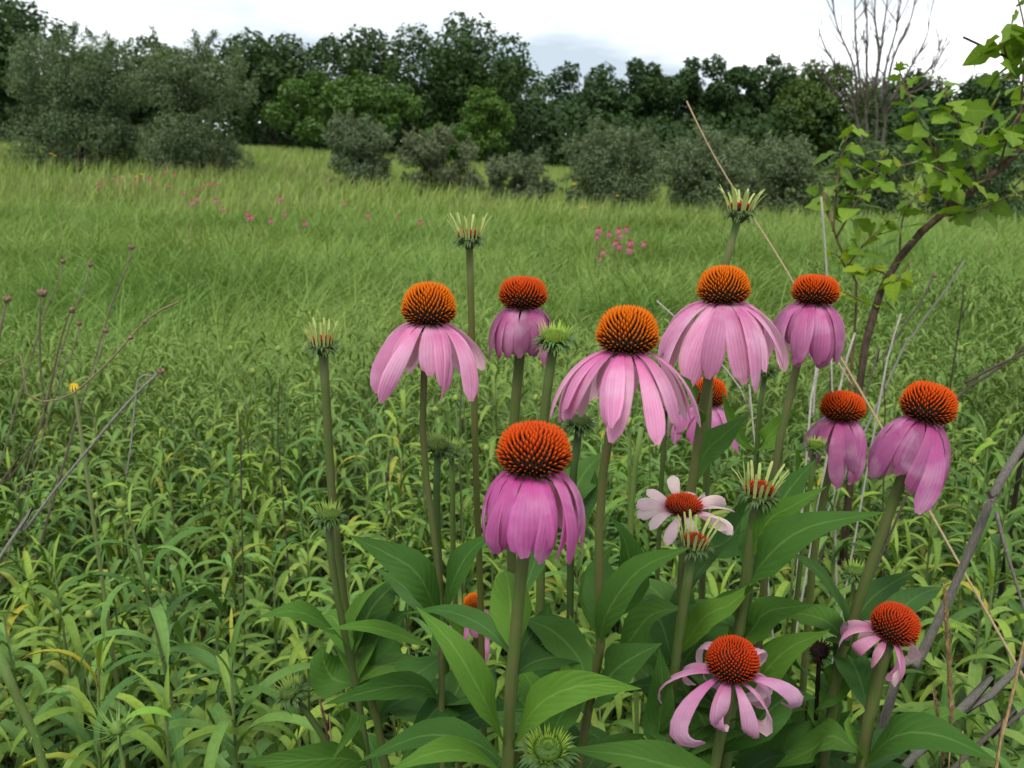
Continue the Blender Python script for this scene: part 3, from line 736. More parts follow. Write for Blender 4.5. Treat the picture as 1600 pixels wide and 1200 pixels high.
# ------------------------------------------------------------------ coneflowers
STALK = {}
def head_frame(lean=0, fwd=0, yaw=0):
    """columns: local x, y, z of a flower head; lean>0 tips it to the right, fwd>0 towards the camera"""
    return np.array((Matrix.Rotation(math.radians(lean), 3, 'Y') @ Matrix.Rotation(math.radians(fwd), 3, 'X') @ Matrix.Rotation(yaw, 3, 'Z')))
def stalk(key, label, head, path, wpx, name='coneflower', cat='flower', tint=(1, 1, 1), group=None, foot=None):
    """stem from the flower head (px, py, depth) down through pixels (px, py[, extra distance]) to the ground"""
    top = at(*head); Y0 = top[1]; P = [top]
    for q in path: P.append(atY(q[0], q[1], Y0 + (q[2] if len(q) > 2 else 0)))
    P = np.array(P); e = P[-1]; dr = P[-1] - P[-2]
    k = max(e[2], .05)
    sl = dr[:2] / max(abs(dr[2]), .02); sl = np.clip(sl, -.18, .18)
    ft = e[:2] + sl * k * .45 if foot is None else np.array(foot)
    g = np.array([ft[0], ft[1], float(gh(*ft))])
    mid = np.array([*(e[:2] * .5 + ft * .5 + sl * k * .06), e[2] * .5])
    loc = g.copy()
    C = spline(np.vstack([P, mid, g - [0, 0, .02]]), 34) - loc
    wpx = wpx * .80; r0 = wpx / 2 * head[2] / FPX
    rad = r0 * np.interp(np.linspace(0, 1, 34), [0, .04, .5, 1], [1.06, .96, .98, 1.1])
    root = empty(name, loc, label, cat, group)
    a = Acc(); V, F, uv = tube(C, rad, 10); a.add(V, F, uv=uv); mobj('stem', a.mesh('stem', MATS['stem']), root, color=tint)
    STALK[key] = dict(root=root, loc=loc, top=top - loc, Y=Y0, d=head[2], C=C, r=r0)
    return STALK[key]
def cone_parts(S, Rc, Hc, M, col, red=.35, n=330, young=0.0, spl=.26):
    """core of revolution plus rows of stiff spines in a golden-angle spiral"""
    tall = col == ORANGE; zc = (.27 if tall else .36) * Hc
    def prof(f):                     # f 0 top .. 1 bottom -> (r, z, normal)
        ph = math.radians(90 - 142 * f)
        c = max(math.cos(ph), 0) ** ((.92 if tall else .70) if ph > 0 else 1.15); s_ = math.sin(ph)
        z = zc + (Hc - zc) * (abs(s_) ** .95) if s_ >= 0 else zc * (1 + s_ * 1.15)
        return Rc * c, z, ph
    core = [(prof(f)[0] * .78 + 1e-5, prof(f)[1] * .86) for f in np.linspace(1, 0, 14)]
    V, F = lathe(core, 20); a = Acc(); a.add(V @ M.T + S['top'], F)
    co = mobj('cone', a.mesh('cone', MATS['cone_core']), S['root'])
    # equal-area table along the profile
    fs = np.linspace(0, 1, 200); pr = [prof(f) for f in fs]; rr_ = np.array([p[0] for p in pr]); zs = np.array([p[1] for p in pr])
    ds = np.hypot(np.diff(rr_), np.diff(zs)); ar = np.concatenate(([0], np.cumsum((rr_[1:] + rr_[:-1]) / 2 * ds))); ar /= ar[-1]
    a = Acc()
    for i in range(n):
        q = (i + .5) / n; f = np.interp(q, ar, fs); r, z, ph = prof(f); az = i * 2.39996
        o = np.array([math.cos(az), math.sin(az), 0]); up = np.array([0, 0, 1.0])
        nn = nrm(o * math.cos(ph) + up * math.sin(ph)); d = nrm(nn * .85 + up * (.80 if ph > 0 else .55) + np.random.default_rng(i).normal(0, .05, 3))
        Ln = Rc * spl * (.75 + .35 * min(1, f * 3)) * (1 - young * .4)
        b = o * r * .78 + up * z * .86; e = o * r + up * z
        b = b + (e - b) * .1; tipp = b + d * (Ln + np.linalg.norm(e - b) * .55)
        t1 = nrm(np.cross(d, up + .01 * o)); t2 = np.cross(d, t1); wr = Rc * (.046 - .014 * float(sstep(.3, .8, f))) * (1 if f > .12 else .85)
        Vv = []; tt = []
        for fr, ww in ((0, .8), (.66, 1.0)):
            for g_ in range(4):
                an = g_ * math.pi / 2; Vv.append(b + (tipp - b) * fr + (t1 * math.cos(an) + t2 * math.sin(an)) * wr * ww); tt.append(fr * (1 - .72 * float(sstep(.32, .92, f))))
        Vv.append(tipp); tt.append(1 - .62 * float(sstep(.45, 1.0, f)))
        Fv = [(j, (j + 1) % 4, 4 + (j + 1) % 4, 4 + j) for j in range(4)] + [(4 + j, 4 + (j + 1) % 4, 8) for j in range(4)]
        cen = max(0, 1 - f / .16) * young
        a.add(np.array(Vv) @ M.T + S['top'], Fv, np.array(tt), np.clip(red * (1.5 - 1.3 * f) - cen, 0, 1))
    sp = mobj('spines', a.mesh('spines', MATS['cone_spine'], False), co, color=col); sp['kind'] = 'stuff'
    return co
def bract_parts(S, R, M, n=34, Ln=.5, tint=(1, 1, 1), droop=1.0, zoff=0.0, wid=.085):
    """green cup under the head with rows of pointed, curling bracts"""
    V, F = lathe([(S['r'] * .98, -.75 * R), (.55 * R, -.42 * R), (.72 * R, -.18 * R), (.66 * R, .02 * R), (.2 * R, .06 * R)], 16)
    V[:, 2] += zoff; a = Acc(); a.add(V @ M.T + S['top'], F); mobj('receptacle', a.mesh('receptacle', MATS['bract']), S['root'], color=tint)
    a = Acc(); rs = np.random.default_rng(n + int(R * 1e6))
    for i in range(n):
        az = i * 2.39996; lv = i % 3; z0 = (-.06 - .15 * lv) * R; r0 = (.68 - .10 * lv) * R
        o = np.array([math.cos(az), math.sin(az), 0]); q = np.array([-math.sin(az), math.cos(az), 0]); L_ = Ln * R * rs.uniform(.75, 1.25); P = o * r0 + [0, 0, z0]; Vv = []
        th = math.radians(rs.uniform(15, 40) - 12 * lv); wv = wid * R * 1.4
        for j, ww in enumerate((.9, 1.0, .62, .03)):
            Vv += [P - q * wv * ww, P + q * wv * ww]
            P = P + (o * math.cos(th) + np.array([0, 0, 1]) * math.sin(th)) * L_ / 3; th -= math.radians(rs.uniform(28, 48)) * droop
        Vv = np.array(Vv); Vv[:, 2] += zoff
        a.add(Vv @ M.T + S['top'], [(2 * j, 2 * j + 1, 2 * j + 3, 2 * j + 2) for j in range(3)])
    b = mobj('bracts', a.mesh('bracts', MATS['bract']), S['root'], color=tint); b['kind'] = 'stuff'
def petal(S, M, az, r0, z0, L_, W, th0, th1, k, col, twist=0.0, sway=0.0, curl=0.0, n=11, droopz=1.0, notch=1.0):
    s = np.linspace(0, 1, n); th = np.radians(th0 + (th1 - th0) * s ** k + curl * np.maximum(0, s - .6) / .4)
    ds = L_ / (n - 1); thm = (th[1:] + th[:-1]) / 2
    x = r0 + np.concatenate(([0], np.cumsum(np.cos(thm)) * ds)); z = z0 - np.concatenate(([0], np.cumsum(np.sin(thm)) * ds))
    P = np.stack([x, sway * L_ * s ** 1.6, z], 1)
    T = np.gradient(P, axis=0); T /= np.linalg.norm(T, axis=1)[:, None]
    us = np.array([-1, -.62, -.3, 0, .3, .62, 1]); lift = np.array([-.30, -.06, -.16, -.02, -.16, -.06, -.30])
    wd = W / 2 * np.interp(s, [0, .12, .45, .75, .92, 1], [.22, .38, .84, 1.0, .76, .40])
    V = []; uv = []
    for i in range(n):
        side = nrm(np.array([0, 1.0, 0]) - T[i] * T[i][1]); nn = np.cross(T[i], side); a = twist * s[i]
        s2 = side * math.cos(a) + nn * math.sin(a); n2 = np.cross(T[i], s2)
        for u, lf in zip(us, lift):
            p = P[i] + s2 * u * wd[i] + n2 * lf * wd[i] * .9
            if i == n - 1: p = p + T[i] * wd[1] * notch * (.16 * (abs(u) in (.3, .62)) - .8 * abs(u) ** 3 - .1 * (u == 0))
            V.append(p); uv.append((.5 + .5 * u, s[i]))
    V = np.array(V); m = 7; F = [(i * m + j, (i + 1) * m + j, (i + 1) * m + j + 1, i * m + j + 1) for i in range(n - 1) for j in range(m - 1)]
    c, sn = math.cos(az), math.sin(az)
    V = np.stack([V[:, 0] * c - V[:, 1] * sn, V[:, 0] * sn + V[:, 1] * c, V[:, 2]], 1)
    mobj('petal', raw_mesh('petal', V @ M.T + S['top'], F, MATS['petal'], np.array(uv)), S['root'], color=col)
def petals(S, M, Rc, n, L_, W, th0, th1, col, k=.9, seed=0, jt=8, jl=.12, js=.10, jtw=.35, r0=.55, curl=0, skip=(), var=.1, phase=0):
    rs = np.random.default_rng(seed)
    for i in range(n):
        if i in skip: continue
        az = 2 * math.pi * (i + phase) / n + rs.normal(0, .06); v = 1 + rs.normal(0, var)
        c = tuple(np.clip(np.array(col) * (v, v * rs.uniform(.92, 1.08), v), 0, .95))
        petal(S, M, az, Rc * r0, -.02 * Rc - (i % 2) * .05 * Rc, L_ * (1 + rs.normal(0, jl)), W * (1 + rs.normal(0, .1)), th0 + rs.normal(0, jt * .6), th1 + rs.normal(0, jt), k, c,
              rs.normal(0, jtw * 1.35), rs.normal(0, js * 1.25), curl * rs.uniform(.4, 1.3))
ORANGE = (.60, .135, .003); DEEP = (.60, .082, .003); RED = (.44, .036, .004)
PINK = (.70, .29, .46); MAUVE = (.56, .14, .36); DUSK = (.47, .15, .30); PALE = (.82, .55, .68); WHITE = (.72, .58, .54)
def coneflower(key, label, head, path, wpx, cw, ch, pl=None, col=ORANGE, red=.3, lean=0, fwd=0, tint=(1, 1, 1), bract=True, young=0, spin=460):
    S = stalk(key, label, head, path, wpx, tint=tint); d = head[2]; R = cw / 2 * d / FPX * .93; Hc = ch * d / FPX * .95; M = head_frame(lean, fwd, -math.pi / 2 + random.uniform(-.08, .08))
    cone_parts(S, R, Hc, M, col, red, spin, young)
    bract_parts(S, R * .62, M, 22, .7, (.75, .8, .75), 1.0, -.04 * R)
    for kw in (pl or []):
        kw = dict(kw); kw['L_'] = kw['L_'] * d / FPX; kw['W'] = kw['W'] * d / FPX; petals(S, M, R, **kw)
    S['R'] = R; S['M'] = M
    return S
coneflower('A', 'large magenta coneflower with petals folded down like a bell, on the thickest stem', (834, 733, .46), [(820, 850), (808, 960), (800, 1060), (793, 1200)], 26, 116, 70,
           [dict(n=19, L_=148, W=41, th0=2, th1=112, col=MAUVE, seed=1, jt=7, js=.11, r0=.60, jtw=.4, k=.55, jl=.09)], DEEP, .62, 1, 1)
coneflower('B', 'pink coneflower with tall orange cone and full skirt, beside the tall fringed bud', (670, 503, .60), [(662, 600), (661, 700), (672, 790), (688, 930), (690, 1080)], 14, 86, 62,
           [dict(n=21, L_=128, W=32, th0=4, th1=90, k=.7, col=PINK, seed=2, jt=8, js=.10, r0=.55, jtw=.4, jl=.12)], ORANGE, .12, 2, 0, (1.05, .95, 1.1))
coneflower('C', 'dusky pink coneflower with flat red cone, partly behind the plump pale green bud', (817, 478, .70), [(813, 545), (803, 660), (797, 760), (800, 900)], 21, 76, 43,
           [dict(n=20, L_=90, W=26, th0=10, th1=114, k=.6, col=DUSK, seed=3, jt=6)], DEEP, .7, 1, 2)
coneflower('D', 'pink coneflower with tall orange cone and long loosely flared petals, over a leaning stem', (979, 546, .52), [(966, 610), (950, 690), (938, 780), (936, 900), (938, 1040), (915, 1130)], 19, 98, 68,
           [dict(n=19, L_=146, W=37, th0=6, th1=88, k=.7, col=PINK, seed=4, jt=8, js=.09, jl=.12)], ORANGE, .10, 2, 0, (1.05, .9, .95))
coneflower('E', 'pink coneflower with domed orange cone and widely flared petals, below the topmost fringed bud', (1130, 470, .62), [(1112, 560), (1098, 640), (1084, 740), (1070, 850), (1062, 980)], 20, 82, 54,
           [dict(n=21, L_=140, W=34, th0=0, th1=92, k=.7, col=PINK, seed=5, jt=9, js=.1, jl=.12)], ORANGE, .15, -1, 1, (1.1, 1, 1.1))
coneflower('F', 'pink coneflower with closed round skirt, beside the wide-flared one and the straw stalk', (1272, 472, .70), [(1248, 556), (1228, 650), (1212, 720), (1200, 850), (1190, 960)], 17, 73, 40,
           [dict(n=19, L_=104, W=30, th0=8, th1=112, k=.6, col=(.52, .165, .34), seed=6, jt=7)], DEEP, .45, 3, 1, (1.25, 1.15, 1.4))
coneflower('G', 'small mauve coneflower half hidden behind another flower stem and a curved leaf', (1106, 630, .92), [(1090, 690), (1080, 750), (1072, 860)], 13, 54, 40,
           [dict(n=14, L_=80, W=26, th0=20, th1=95, col=(.47, .135, .31), seed=7)], DEEP, .45, 4, 2)
coneflower('H', 'mauve coneflower with flat red-orange cone beside a small round green bud', (1315, 652, .74), [(1300, 722), (1280, 810), (1268, 900), (1262, 980)], 16, 69, 38,
           [dict(n=18, L_=90, W=26, th0=10, th1=112, k=.6, col=(.47, .145, .31), seed=8)], DEEP, .5, 1, 2)
coneflower('I', 'mauve coneflower tilted on a slanting thick stem, red-orange cone tipped sideways', (1443, 654, .63), [(1413, 735), (1372, 850), (1345, 930), (1318, 1020), (1300, 1110)], 22, 84, 56,
           [dict(n=19, L_=114, W=33, th0=16, th1=108, k=.6, col=(.46, .13, .30), seed=9, jt=8)], DEEP, .42, 13, 2)
S = coneflower('J', 'fading pale pink coneflower with curled-back petals and broad red cone, low above dark leaves', (1142, 1050, .58), [(1136, 1110), (1126, 1160), (1112, 1220)], 22, 86, 55,
           [dict(n=14, L_=122, W=29, th0=0, th1=112, col=(.62, .31, .46), seed=10, jt=22, js=.16, jtw=.7, curl=95, k=1.2, jl=.16, phase=.3)], RED, .75, 2, 8, spin=520, young=.6)
S = coneflower('K', 'withered coneflower with red cone and few shrivelled pink petals, beside the dry seed spike', (1390, 992, .62), [(1378, 1030), (1362, 1110), (1344, 1210)], 25, 76, 50,
           [dict(n=12, L_=70, W=22, th0=0, th1=90, col=(.60, .27, .38), seed=12, jt=28, js=.2, jtw=1.0, curl=60, jl=.25, skip=(2,))], RED, .8, 17, 9, spin=520, young=.3)
coneflower('L', 'young white-petalled coneflower with small red disc, just behind a fringed bud', (1068, 796, .605), [(1066, 850), (1062, 930), (1056, 1010)], 13, 62, 17,
           [dict(n=15, L_=58, W=20, th0=-34, th1=34, col=WHITE, seed=13, jt=22, js=.15, jtw=.8, jl=.15, var=.04, r0=.75)], RED, .9, 0, 8, spin=300, young=.5)
coneflower('M', 'small low coneflower with orange cone showing between broad leaves behind the thick stem', (740, 952, 1.1), [(745, 1020), (748, 1080)], 11, 34, 26,
           [dict(n=12, L_=62, W=20, th0=20, th1=86, col=(.52, .17, .33), seed=14)], ORANGE, .2, 4, 2)

# buds: fringed ones with upright pale rays, and round green ones
def fringed_bud(key, label, head, path, wpx, cw, raylen, n=19, lean=0, fwd=0, flare=20, tint=(1, 1, 1), disc=True):
    S = stalk(key, label, head, path, wpx, 'coneflower_bud', 'flower bud', tint); d = head[2]; R = cw / 2 * d / FPX; M = head_frame(lean, fwd, random.uniform(0, 6)); rs = np.random.default_rng(len(STALK))
    bract_parts(S, R, M, 60, .78, (1.0, 1.05, 1.0), 1.0, 0, .07)
    if disc: cone_parts(S, R * .82, R * .5, M, RED, .8, 150, .5, .2)
    for i in range(n):
        az = 2 * math.pi * i / n + rs.normal(0, .05); o = np.array([math.cos(az), math.sin(az), 0]); q = np.array([-math.sin(az), math.cos(az), 0]); L_ = raylen * d / FPX * rs.uniform(.82, 1.12)
        fl = math.radians(flare + rs.normal(0, 6)); P0 = o * R * .74 - [0, 0, .05 * R]; ww = .072 * R * 1.25
        P = [P0 + (o * math.sin(fl * (.4 + .6 * t)) + np.array([0, 0, 1]) * math.cos(fl * (.4 + .6 * t))) * L_ * t for t in (0, .35, .7, .95, 1.0)]
        V, F, uv = ribbon(np.array(P), np.array([q] * 5), np.array([o] * 5), np.array([.8, 1, 1, .8, .3]) * ww, (-1, 0, 1), lambda u: .45 * abs(u))
        mobj('ray_floret', raw_mesh('ray_floret', V @ M.T + S['top'], F, MATS['ray_floret'], uv), S['root'], color=(1, 1, .95) if i % 3 else (.8, .95, .7))
    return S
def green_bud(key, label, head, path, wpx, cw, lean=0, fwd=0, tint=(1, 1, 1), light=1.0, spikes=84, ln=1.15, n=26):
    S = stalk(key, label, head, path, wpx, 'coneflower_bud', 'flower bud', tint); d = head[2]; R = cw / 2 * d / FPX; M = head_frame(lean, fwd, random.uniform(0, 6)); rs = np.random.default_rng(len(STALK) + 50)
    bract_parts(S, R * .82, M, spikes, ln, (1.1 * light, 1.25 * light, 1.0 * light), .75, 0, .10)
    V, F = lathe([(.2 * R, -.1 * R), (.7 * R, .0), (.72 * R, .28 * R), (.5 * R, .42 * R), (.15 * R, .40 * R), (.01 * R, .40 * R)], 16)
    a = Acc(); a.add(V @ M.T + S['top'], F); mobj('disc', a.mesh('disc', MATS['bud']), S['root'], color=(.26 * light, .40 * light, .4))
    a = Acc()
    for i in range(n * 4):
        ring = i % 4; az = i * 2.39996 + rs.normal(0, .06); o = np.array([math.cos(az), math.sin(az), 0]); q = np.array([-math.sin(az), math.cos(az), 0])
        P0 = o * R * (.74, .74, .46, .20)[ring] + [0, 0, (0, .02, .28, .36)[ring] * R]; L_ = R * rs.uniform(.8, 1.15) * (.95, .85, .5, .32)[ring]; ou = (.42, .25, .16, .08)[ring]
        Vv = [P0 - q * .05 * R, P0 + q * .05 * R, P0 + (o * ou + [0, 0, .9]) * L_ * .6 + q * .045 * R, P0 + (o * ou + [0, 0, .9]) * L_ * .6 - q * .045 * R, P0 + (o * (ou + .12) + [0, 0, .95]) * L_]
        a.add(np.array(Vv) @ M.T + S['top'], [(0, 1, 2, 3), (3, 2, 4)])
    o_ = mobj('ray_florets', a.mesh('ray_florets', MATS['ray_floret']), S['root'], color=(.62 * light, .78 * light, .40)); o_['kind'] = 'stuff'
    return S
fringed_bud('a', 'tall fringed bud with pale yellow upright rays, standing behind the spreading pink skirt', (733, 372, .66), [(735, 430), (737, 520), (741, 620), (743, 720), (748, 860), (752, 980)], 14, 46, 40, 22, 0, 0, 22, (1.15, 1.0, .9))
fringed_bud('b', 'topmost fringed bud with widely spread cream rays, above the wide-flared pink flower', (1156, 330, .68), [(1144, 375), (1128, 440), (1112, 540), (1105, 700), (1100, 850)], 15, 48, 40, 20, 4, 0, 30, (1.2, 1.2, 1.3))
fringed_bud('c', 'fringed bud with short yellow rays on a lone straight stem, apart from the flowers', (504, 538, .66), [(508, 600), (514, 700), (520, 790), (530, 870), (548, 1000), (600, 1180)], 18, 48, 38, 20, -1, 0, 16)
fringed_bud('d', 'fringed bud with pale rays around a red disc, beside a broad light leaf', (1186, 770, .60), [(1177, 820), (1166, 900), (1155, 985), (1145, 1080)], 24, 58, 46, 16, 3, 6, 24, (.85, .95, .9))
fringed_bud('e', 'fringed bud with greenish yellow rays, directly below the young white flower', (1085, 850, .57), [(1076, 900), (1062, 980), (1050, 1090), (1040, 1200)], 20, 52, 42, 16, 5, 7, 22, (.85, 1, .85))
green_bud('f', 'plump pale green bud on a thick stem, before the dusky flat-coned flower', (866, 530, .62), [(861, 570), (852, 630), (846, 700), (845, 860)], 19, 54, 2, 3, (1, 1.1, 1), 1.3)
green_bud('g', 'dark green spiky bud on a dark slim stem, below the spreading pink flower', (684, 698, .68), [(682, 760), (685, 860), (690, 960), (700, 1090)], 14, 42, -2, 3, (.6, .85, .7), .8)
green_bud('g2', 'small green bud tucked directly behind the dark spiky bud', (705, 702, .76), [(707, 760), (708, 860), (712, 960)], 11, 34, 6, 3, (.9, 1, .9), .95)
green_bud('h', 'round green bud on its own stem, below the lone fringed bud', (514, 806, .66), [(515, 850), (525, 920), (542, 1010), (575, 1190)], 15, 42, 0, 3, (.8, .95, .9), .95)
green_bud('i', 'low green bud nodding on a bent stem among the narrow leaves', (455, 1082, .74), [(475, 1105), (500, 1150), (530, 1215)], 13, 42, -16, 10, (.7, .9, .8), .85)
green_bud('j', 'pale green spiny bud low beside the thick stem, opening like a star', (856, 1172, .54), [(860, 1210), (866, 1260)], 18, 60, 0, 26, (.9, 1.1, .9), 1.35, 90, 1.5)
green_bud('k', 'small round green bud on a slim stem under the edge of a wide flared flower', (1196, 577, .76), [(1190, 610), (1184, 680), (1180, 760), (1176, 860)], 11, 34, 3, 2, (.8, 1, .85), .95)
green_bud('l', 'small pale green bud beside the mauve flat-coned flower', (1275, 697, .72), [(1272, 720), (1262, 790), (1252, 870)], 11, 30, 2, 2, (.8, 1, .8), 1.2)
green_bud('m', 'dark green bud hanging under the long pink petals, on a dark stem', (906, 660, .60), [(903, 690), (895, 750), (892, 850), (890, 1000)], 15, 44, -2, 2, (.42, .6, .5), .55)
green_bud('n', 'dark spiky bud half hidden behind long pink petals', (1040, 632, .74), [(1038, 680), (1032, 780), (1028, 880)], 10, 42, 2, 2, (.7, .8, .7), .7)
green_bud('r', 'tiny green bud low behind the slanting thick stem', (1336, 894, .95), [(1332, 930), (1325, 990)], 9, 36, 0, 4, (.9, 1, .9), 1.0)
green_bud('t', 'tiny green bud behind the dark slim stem, near the dark upright leaf', (712, 862, 1.0), [(712, 900), (712, 960)], 9, 30, 0, 4, (.9, 1, .9), 1.0)

# dried black seed head
S = stalk('o', 'dried black spiky seed head on a thin dark stalk among green leaves', (1281, 1018, .70), [(1278, 1060), (1275, 1120), (1270, 1210)], 9, 'dry_seed_head', 'seed head', (.16, .10, .10))
a = Acc(); V, F = lathe([(.1, -.5), (.6, -.3), (.75, .1), (.5, .55), (.02, .7)], 12); R = 20 * .70 / FPX; a.add(V * R + S['top'], F); cc = mobj('cone', a.mesh('cone', MATS['seed_head']), S['root'], color=(.5, .45, .5))
a = Acc(); rs = np.random.default_rng(77)
for i in range(150):
    v = nrm(rs.normal(0, 1, 3) + [0, 0, .25]); b = v * R * .55; e = v * R * rs.uniform(1.0, 1.55) + rs.normal(0, .1, 3) * R; q = nrm(np.cross(v, [.3, .2, 1])) * R * .05; q2 = np.cross(v, q)
    a.add(np.array([b + q, b - q, b + q2, e]) + S['top'], [(0, 1, 3), (1, 2, 3), (2, 0, 3)])
o_ = mobj('spines', a.mesh('spines', MATS['seed_head'], False), cc, color=(.8, .6, .6)); o_['kind'] = 'stuff'

# ------------------------------------------------------------------ coneflower leaves
def broad_leaf(key, pts, wpx, roll=0, tint=(1, 1, 1), fold=.28, face=(.55, .85), wave=.06, n=13, sharp=.62):
    """lance-shaped leaf through pixels (px, py, extra distance) from its base to its tip"""
    S = STALK[key]; P = np.array([atY(q[0], q[1], S['Y'] + (q[2] if len(q) > 2 else 0)) for q in pts])
    C = spline(P, n); T = np.gradient(C, axis=0); T /= np.linalg.norm(T, axis=1)[:, None]; s = np.linspace(0, 1, n)
    d = np.linalg.norm(C.mean(0) - CAM); hw = wpx / 2 * d / FPX
    wd = hw * np.interp(s, [0, .08, .22, .42, .62, .82, .94, 1], [.10, .16, .62, 1.0, .86, .42, .12, .01])
    toc = nrm(CAM - C.mean(0)); fc = nrm(face[0] * toc + face[1] * np.array([0, 0, 1])); V = []; uv = []
    us = (-1, -.5, 0, .5, 1); rs = np.random.default_rng(int(abs(P.sum()) * 1e4) % 99991); ph = rs.uniform(0, 6)
    for i in range(n):
        sd = nrm(np.cross(T[i], fc)); nn = nrm(np.cross(sd, T[i])); a = math.radians(roll) + .25 * math.sin(ph + 2.2 * s[i]) * s[i]
        sd, nn = sd * math.cos(a) + nn * math.sin(a), nn * math.cos(a) - sd * math.sin(a)
        for u in us:
            lf = fold * abs(u) - .12 * u * u + wave * math.sin(9 * s[i] + ph + u) * abs(u)
            V.append(C[i] + sd * u * wd[i] + nn * lf * wd[i] - S['loc']); uv.append((.5 + .5 * u, s[i]))
    m = 5; F = [(i * m + j, i * m + j + 1, (i + 1) * m + j + 1, (i + 1) * m + j) for i in range(n - 1) for j in range(m - 1)]
    mobj('leaf', raw_mesh('leaf', np.array(V), F, MATS['coneflower_leaf'], np.array(uv)), S['root'], color=tint)
DK = (.75, .8, .8); LT = (1.55, 1.45, 1.1); MD = (1.1, 1.1, 1.0); GR = (1.15, 1.1, 1.35)
BL = broad_leaf
# around the thick front stem
BL('A', [(790, 1168, 0), (752, 1085, -.02), (705, 1005, -.02), (650, 948, .0)], 62, 12, LT, .34)
BL('A', [(803, 1168, 0), (838, 1105, -.02), (905, 1072, -.03), (1002, 1076, -.02)], 62, -22, LT, .3)
BL('A', [(795, 1215, -.0), (730, 1175, -.04), (670, 1178, -.06), (600, 1210, -.06)], 55, 10, LT)
BL('A', [(795, 1200, .02), (740, 1160, .03), (660, 1150, .05), (560, 1190, .06)], 60, 0, MD)
BL('A', [(812, 965, .05), (862, 985, .04), (905, 1030, .03), (918, 1080, .02)], 70, 10, MD, .2)
BL('A', [(808, 1010, .12), (800, 960, .14), (788, 925, .14), (765, 938, .12)], 46, 0, MD)
BL('A', [(812, 940, .10), (835, 880, .12), (843, 840, .12), (845, 800, .13)], 40, 15, GR, .2)
BL('A', [(800, 1100, .10), (830, 1040, .12), (850, 980, .12), (858, 940, .12)], 75, 10, DK, .15)
BL('B', [(690, 980, 0), (655, 900, -.02), (605, 865, -.02), (545, 836, -.02)], 62, 20, (.95, 1.0, 1.1), .22)
BL('B', [(690, 1020, 0), (640, 998, -.03), (575, 980, -.05), (510, 983, -.06)], 42, -12, LT, .3)
BL('B', [(692, 962, .0), (712, 900, -.01), (738, 858, -.01), (775, 832, -.01)], 58, 16, MD, .25)
BL('B', [(690, 1110, .02), (665, 1075, 0), (600, 1075, -.03), (505, 1101, -.05)], 46, 14, MD, .3)
BL('B', [(690, 1105, .04), (720, 1095, .0), (755, 1090, -.02), (775, 1090, -.02)], 38, 0, DK)
BL('B', [(775, 1040, .08), (740, 1095, .02), (680, 1110, .0), (622, 1200, -.02)], 60, -18, DK, .25)
BL('B', [(700, 1020, .10), (640, 1060, .06), (590, 1080, .05), (555, 1060, .05)], 60, 0, (.9, 1, 1.1))
BL('g', [(697, 1040, .02), (725, 1000, 0), (680, 935, -.03), (655, 905, -.05)], 30, 30, LT, .4)
BL('g2', [(712, 905, .02), (740, 860, .02), (770, 835, .02), (790, 822, .03)], 32, 10, LT)
BL('h', [(545, 1010, 0), (505, 975, -.02), (460, 955, -.03), (400, 965, -.03)], 50, -18, LT, .3)
BL('h', [(548, 1040, .03), (548, 975, .02), (575, 930, .02), (608, 905, .02)], 36, 30, LT, .35)
BL('h', [(553, 1070, .05), (520, 1060, .06), (505, 1030, .06), (505, 1010, .06)], 70, 10, (1.2, 1.2, 1.2), .15)
BL('h', [(575, 1180, .0), (545, 1130, -.02), (560, 1120, -.05), (518, 1190, -.06)], 40, 30, MD)
BL('h', [(578, 1195, .0), (530, 1185, -.03), (470, 1188, -.05), (370, 1190, -.06)], 46, 30, MD)
BL('c', [(600, 1130, .06), (590, 1060, .06), (600, 1010, .08), (610, 965, .08)], 85, -10, (.9, 1.0, 1.2), .15)
BL('c', [(575, 1080, .1), (640, 1070, .1), (680, 1085, .1), (720, 1120, .1)], 60, 0, DK)
BL('M', [(748, 1060, -.1), (705, 1030, -.12), (690, 985, -.12), (700, 955, -.12)], 50, 10, GR)
# middle clump
BL('D', [(934, 1010, 0), (950, 955, -.01), (1000, 890, -.02), (1078, 855, -.03)], 62, -16, MD, .28)
BL('D', [(918, 1120, 0), (900, 1080, .03), (905, 1030, .04), (890, 960, .05)], 60, 0, MD, .2)
BL('D', [(925, 1110, .0), (950, 1060, -.02), (985, 1030, -.03), (1035, 1005, -.03)], 90, -8, DK, .22)
BL('D', [(935, 1000, .08), (930, 930, .08), (940, 880, .08), (960, 850, .08)], 52, 14, MD)
BL('D', [(940, 980, .1), (985, 920, .1), (975, 840, .1), (945, 800, .1)], 55, -10, (.9, 1, .9))
BL('m', [(892, 800, .1), (902, 760, .1), (920, 730, .12), (948, 705, .12)], 55, 0, GR, .2)
BL('m', [(893, 840, .1), (910, 800, .1), (928, 770, .1), (930, 735, .1)], 42, 20, GR, .2)
BL('e', [(1052, 1105, 0), (1030, 1150, .0), (1035, 1070, -.01), (1030, 1010, -.01)], 50, 10, (1.3, 1.3, 1.35), .2)
BL('e', [(1068, 950, .0), (1020, 960, .02), (985, 1000, .03), (960, 1045, .04)], 60, 12, MD)
BL('e', [(1070, 935, .0), (1095, 890, .04), (1120, 865, .05), (1168, 825, .06)], 36, 30, DK, .4)
BL('e', [(1048, 1060, .1), (1085, 1010, .1), (1120, 960, .12), (1150, 920, .12)], 70, 6, (.95, 1.05, .95), .15)
BL('e', [(1045, 1150, .08), (1100, 1120, .1), (1160, 1100, .1), (1180, 1050, .1)], 90, 0, DK, .15)
BL('e', [(1055, 1030, .04), (1100, 965, .03), (1140, 945, .03), (1185, 905, .03)], 44, -14, LT)
BL('E', [(1088, 755, 0), (1100, 710, .01), (1125, 685, .01), (1168, 648, .02)], 46, -14, (1.1, 1.15, 1.25), .25)
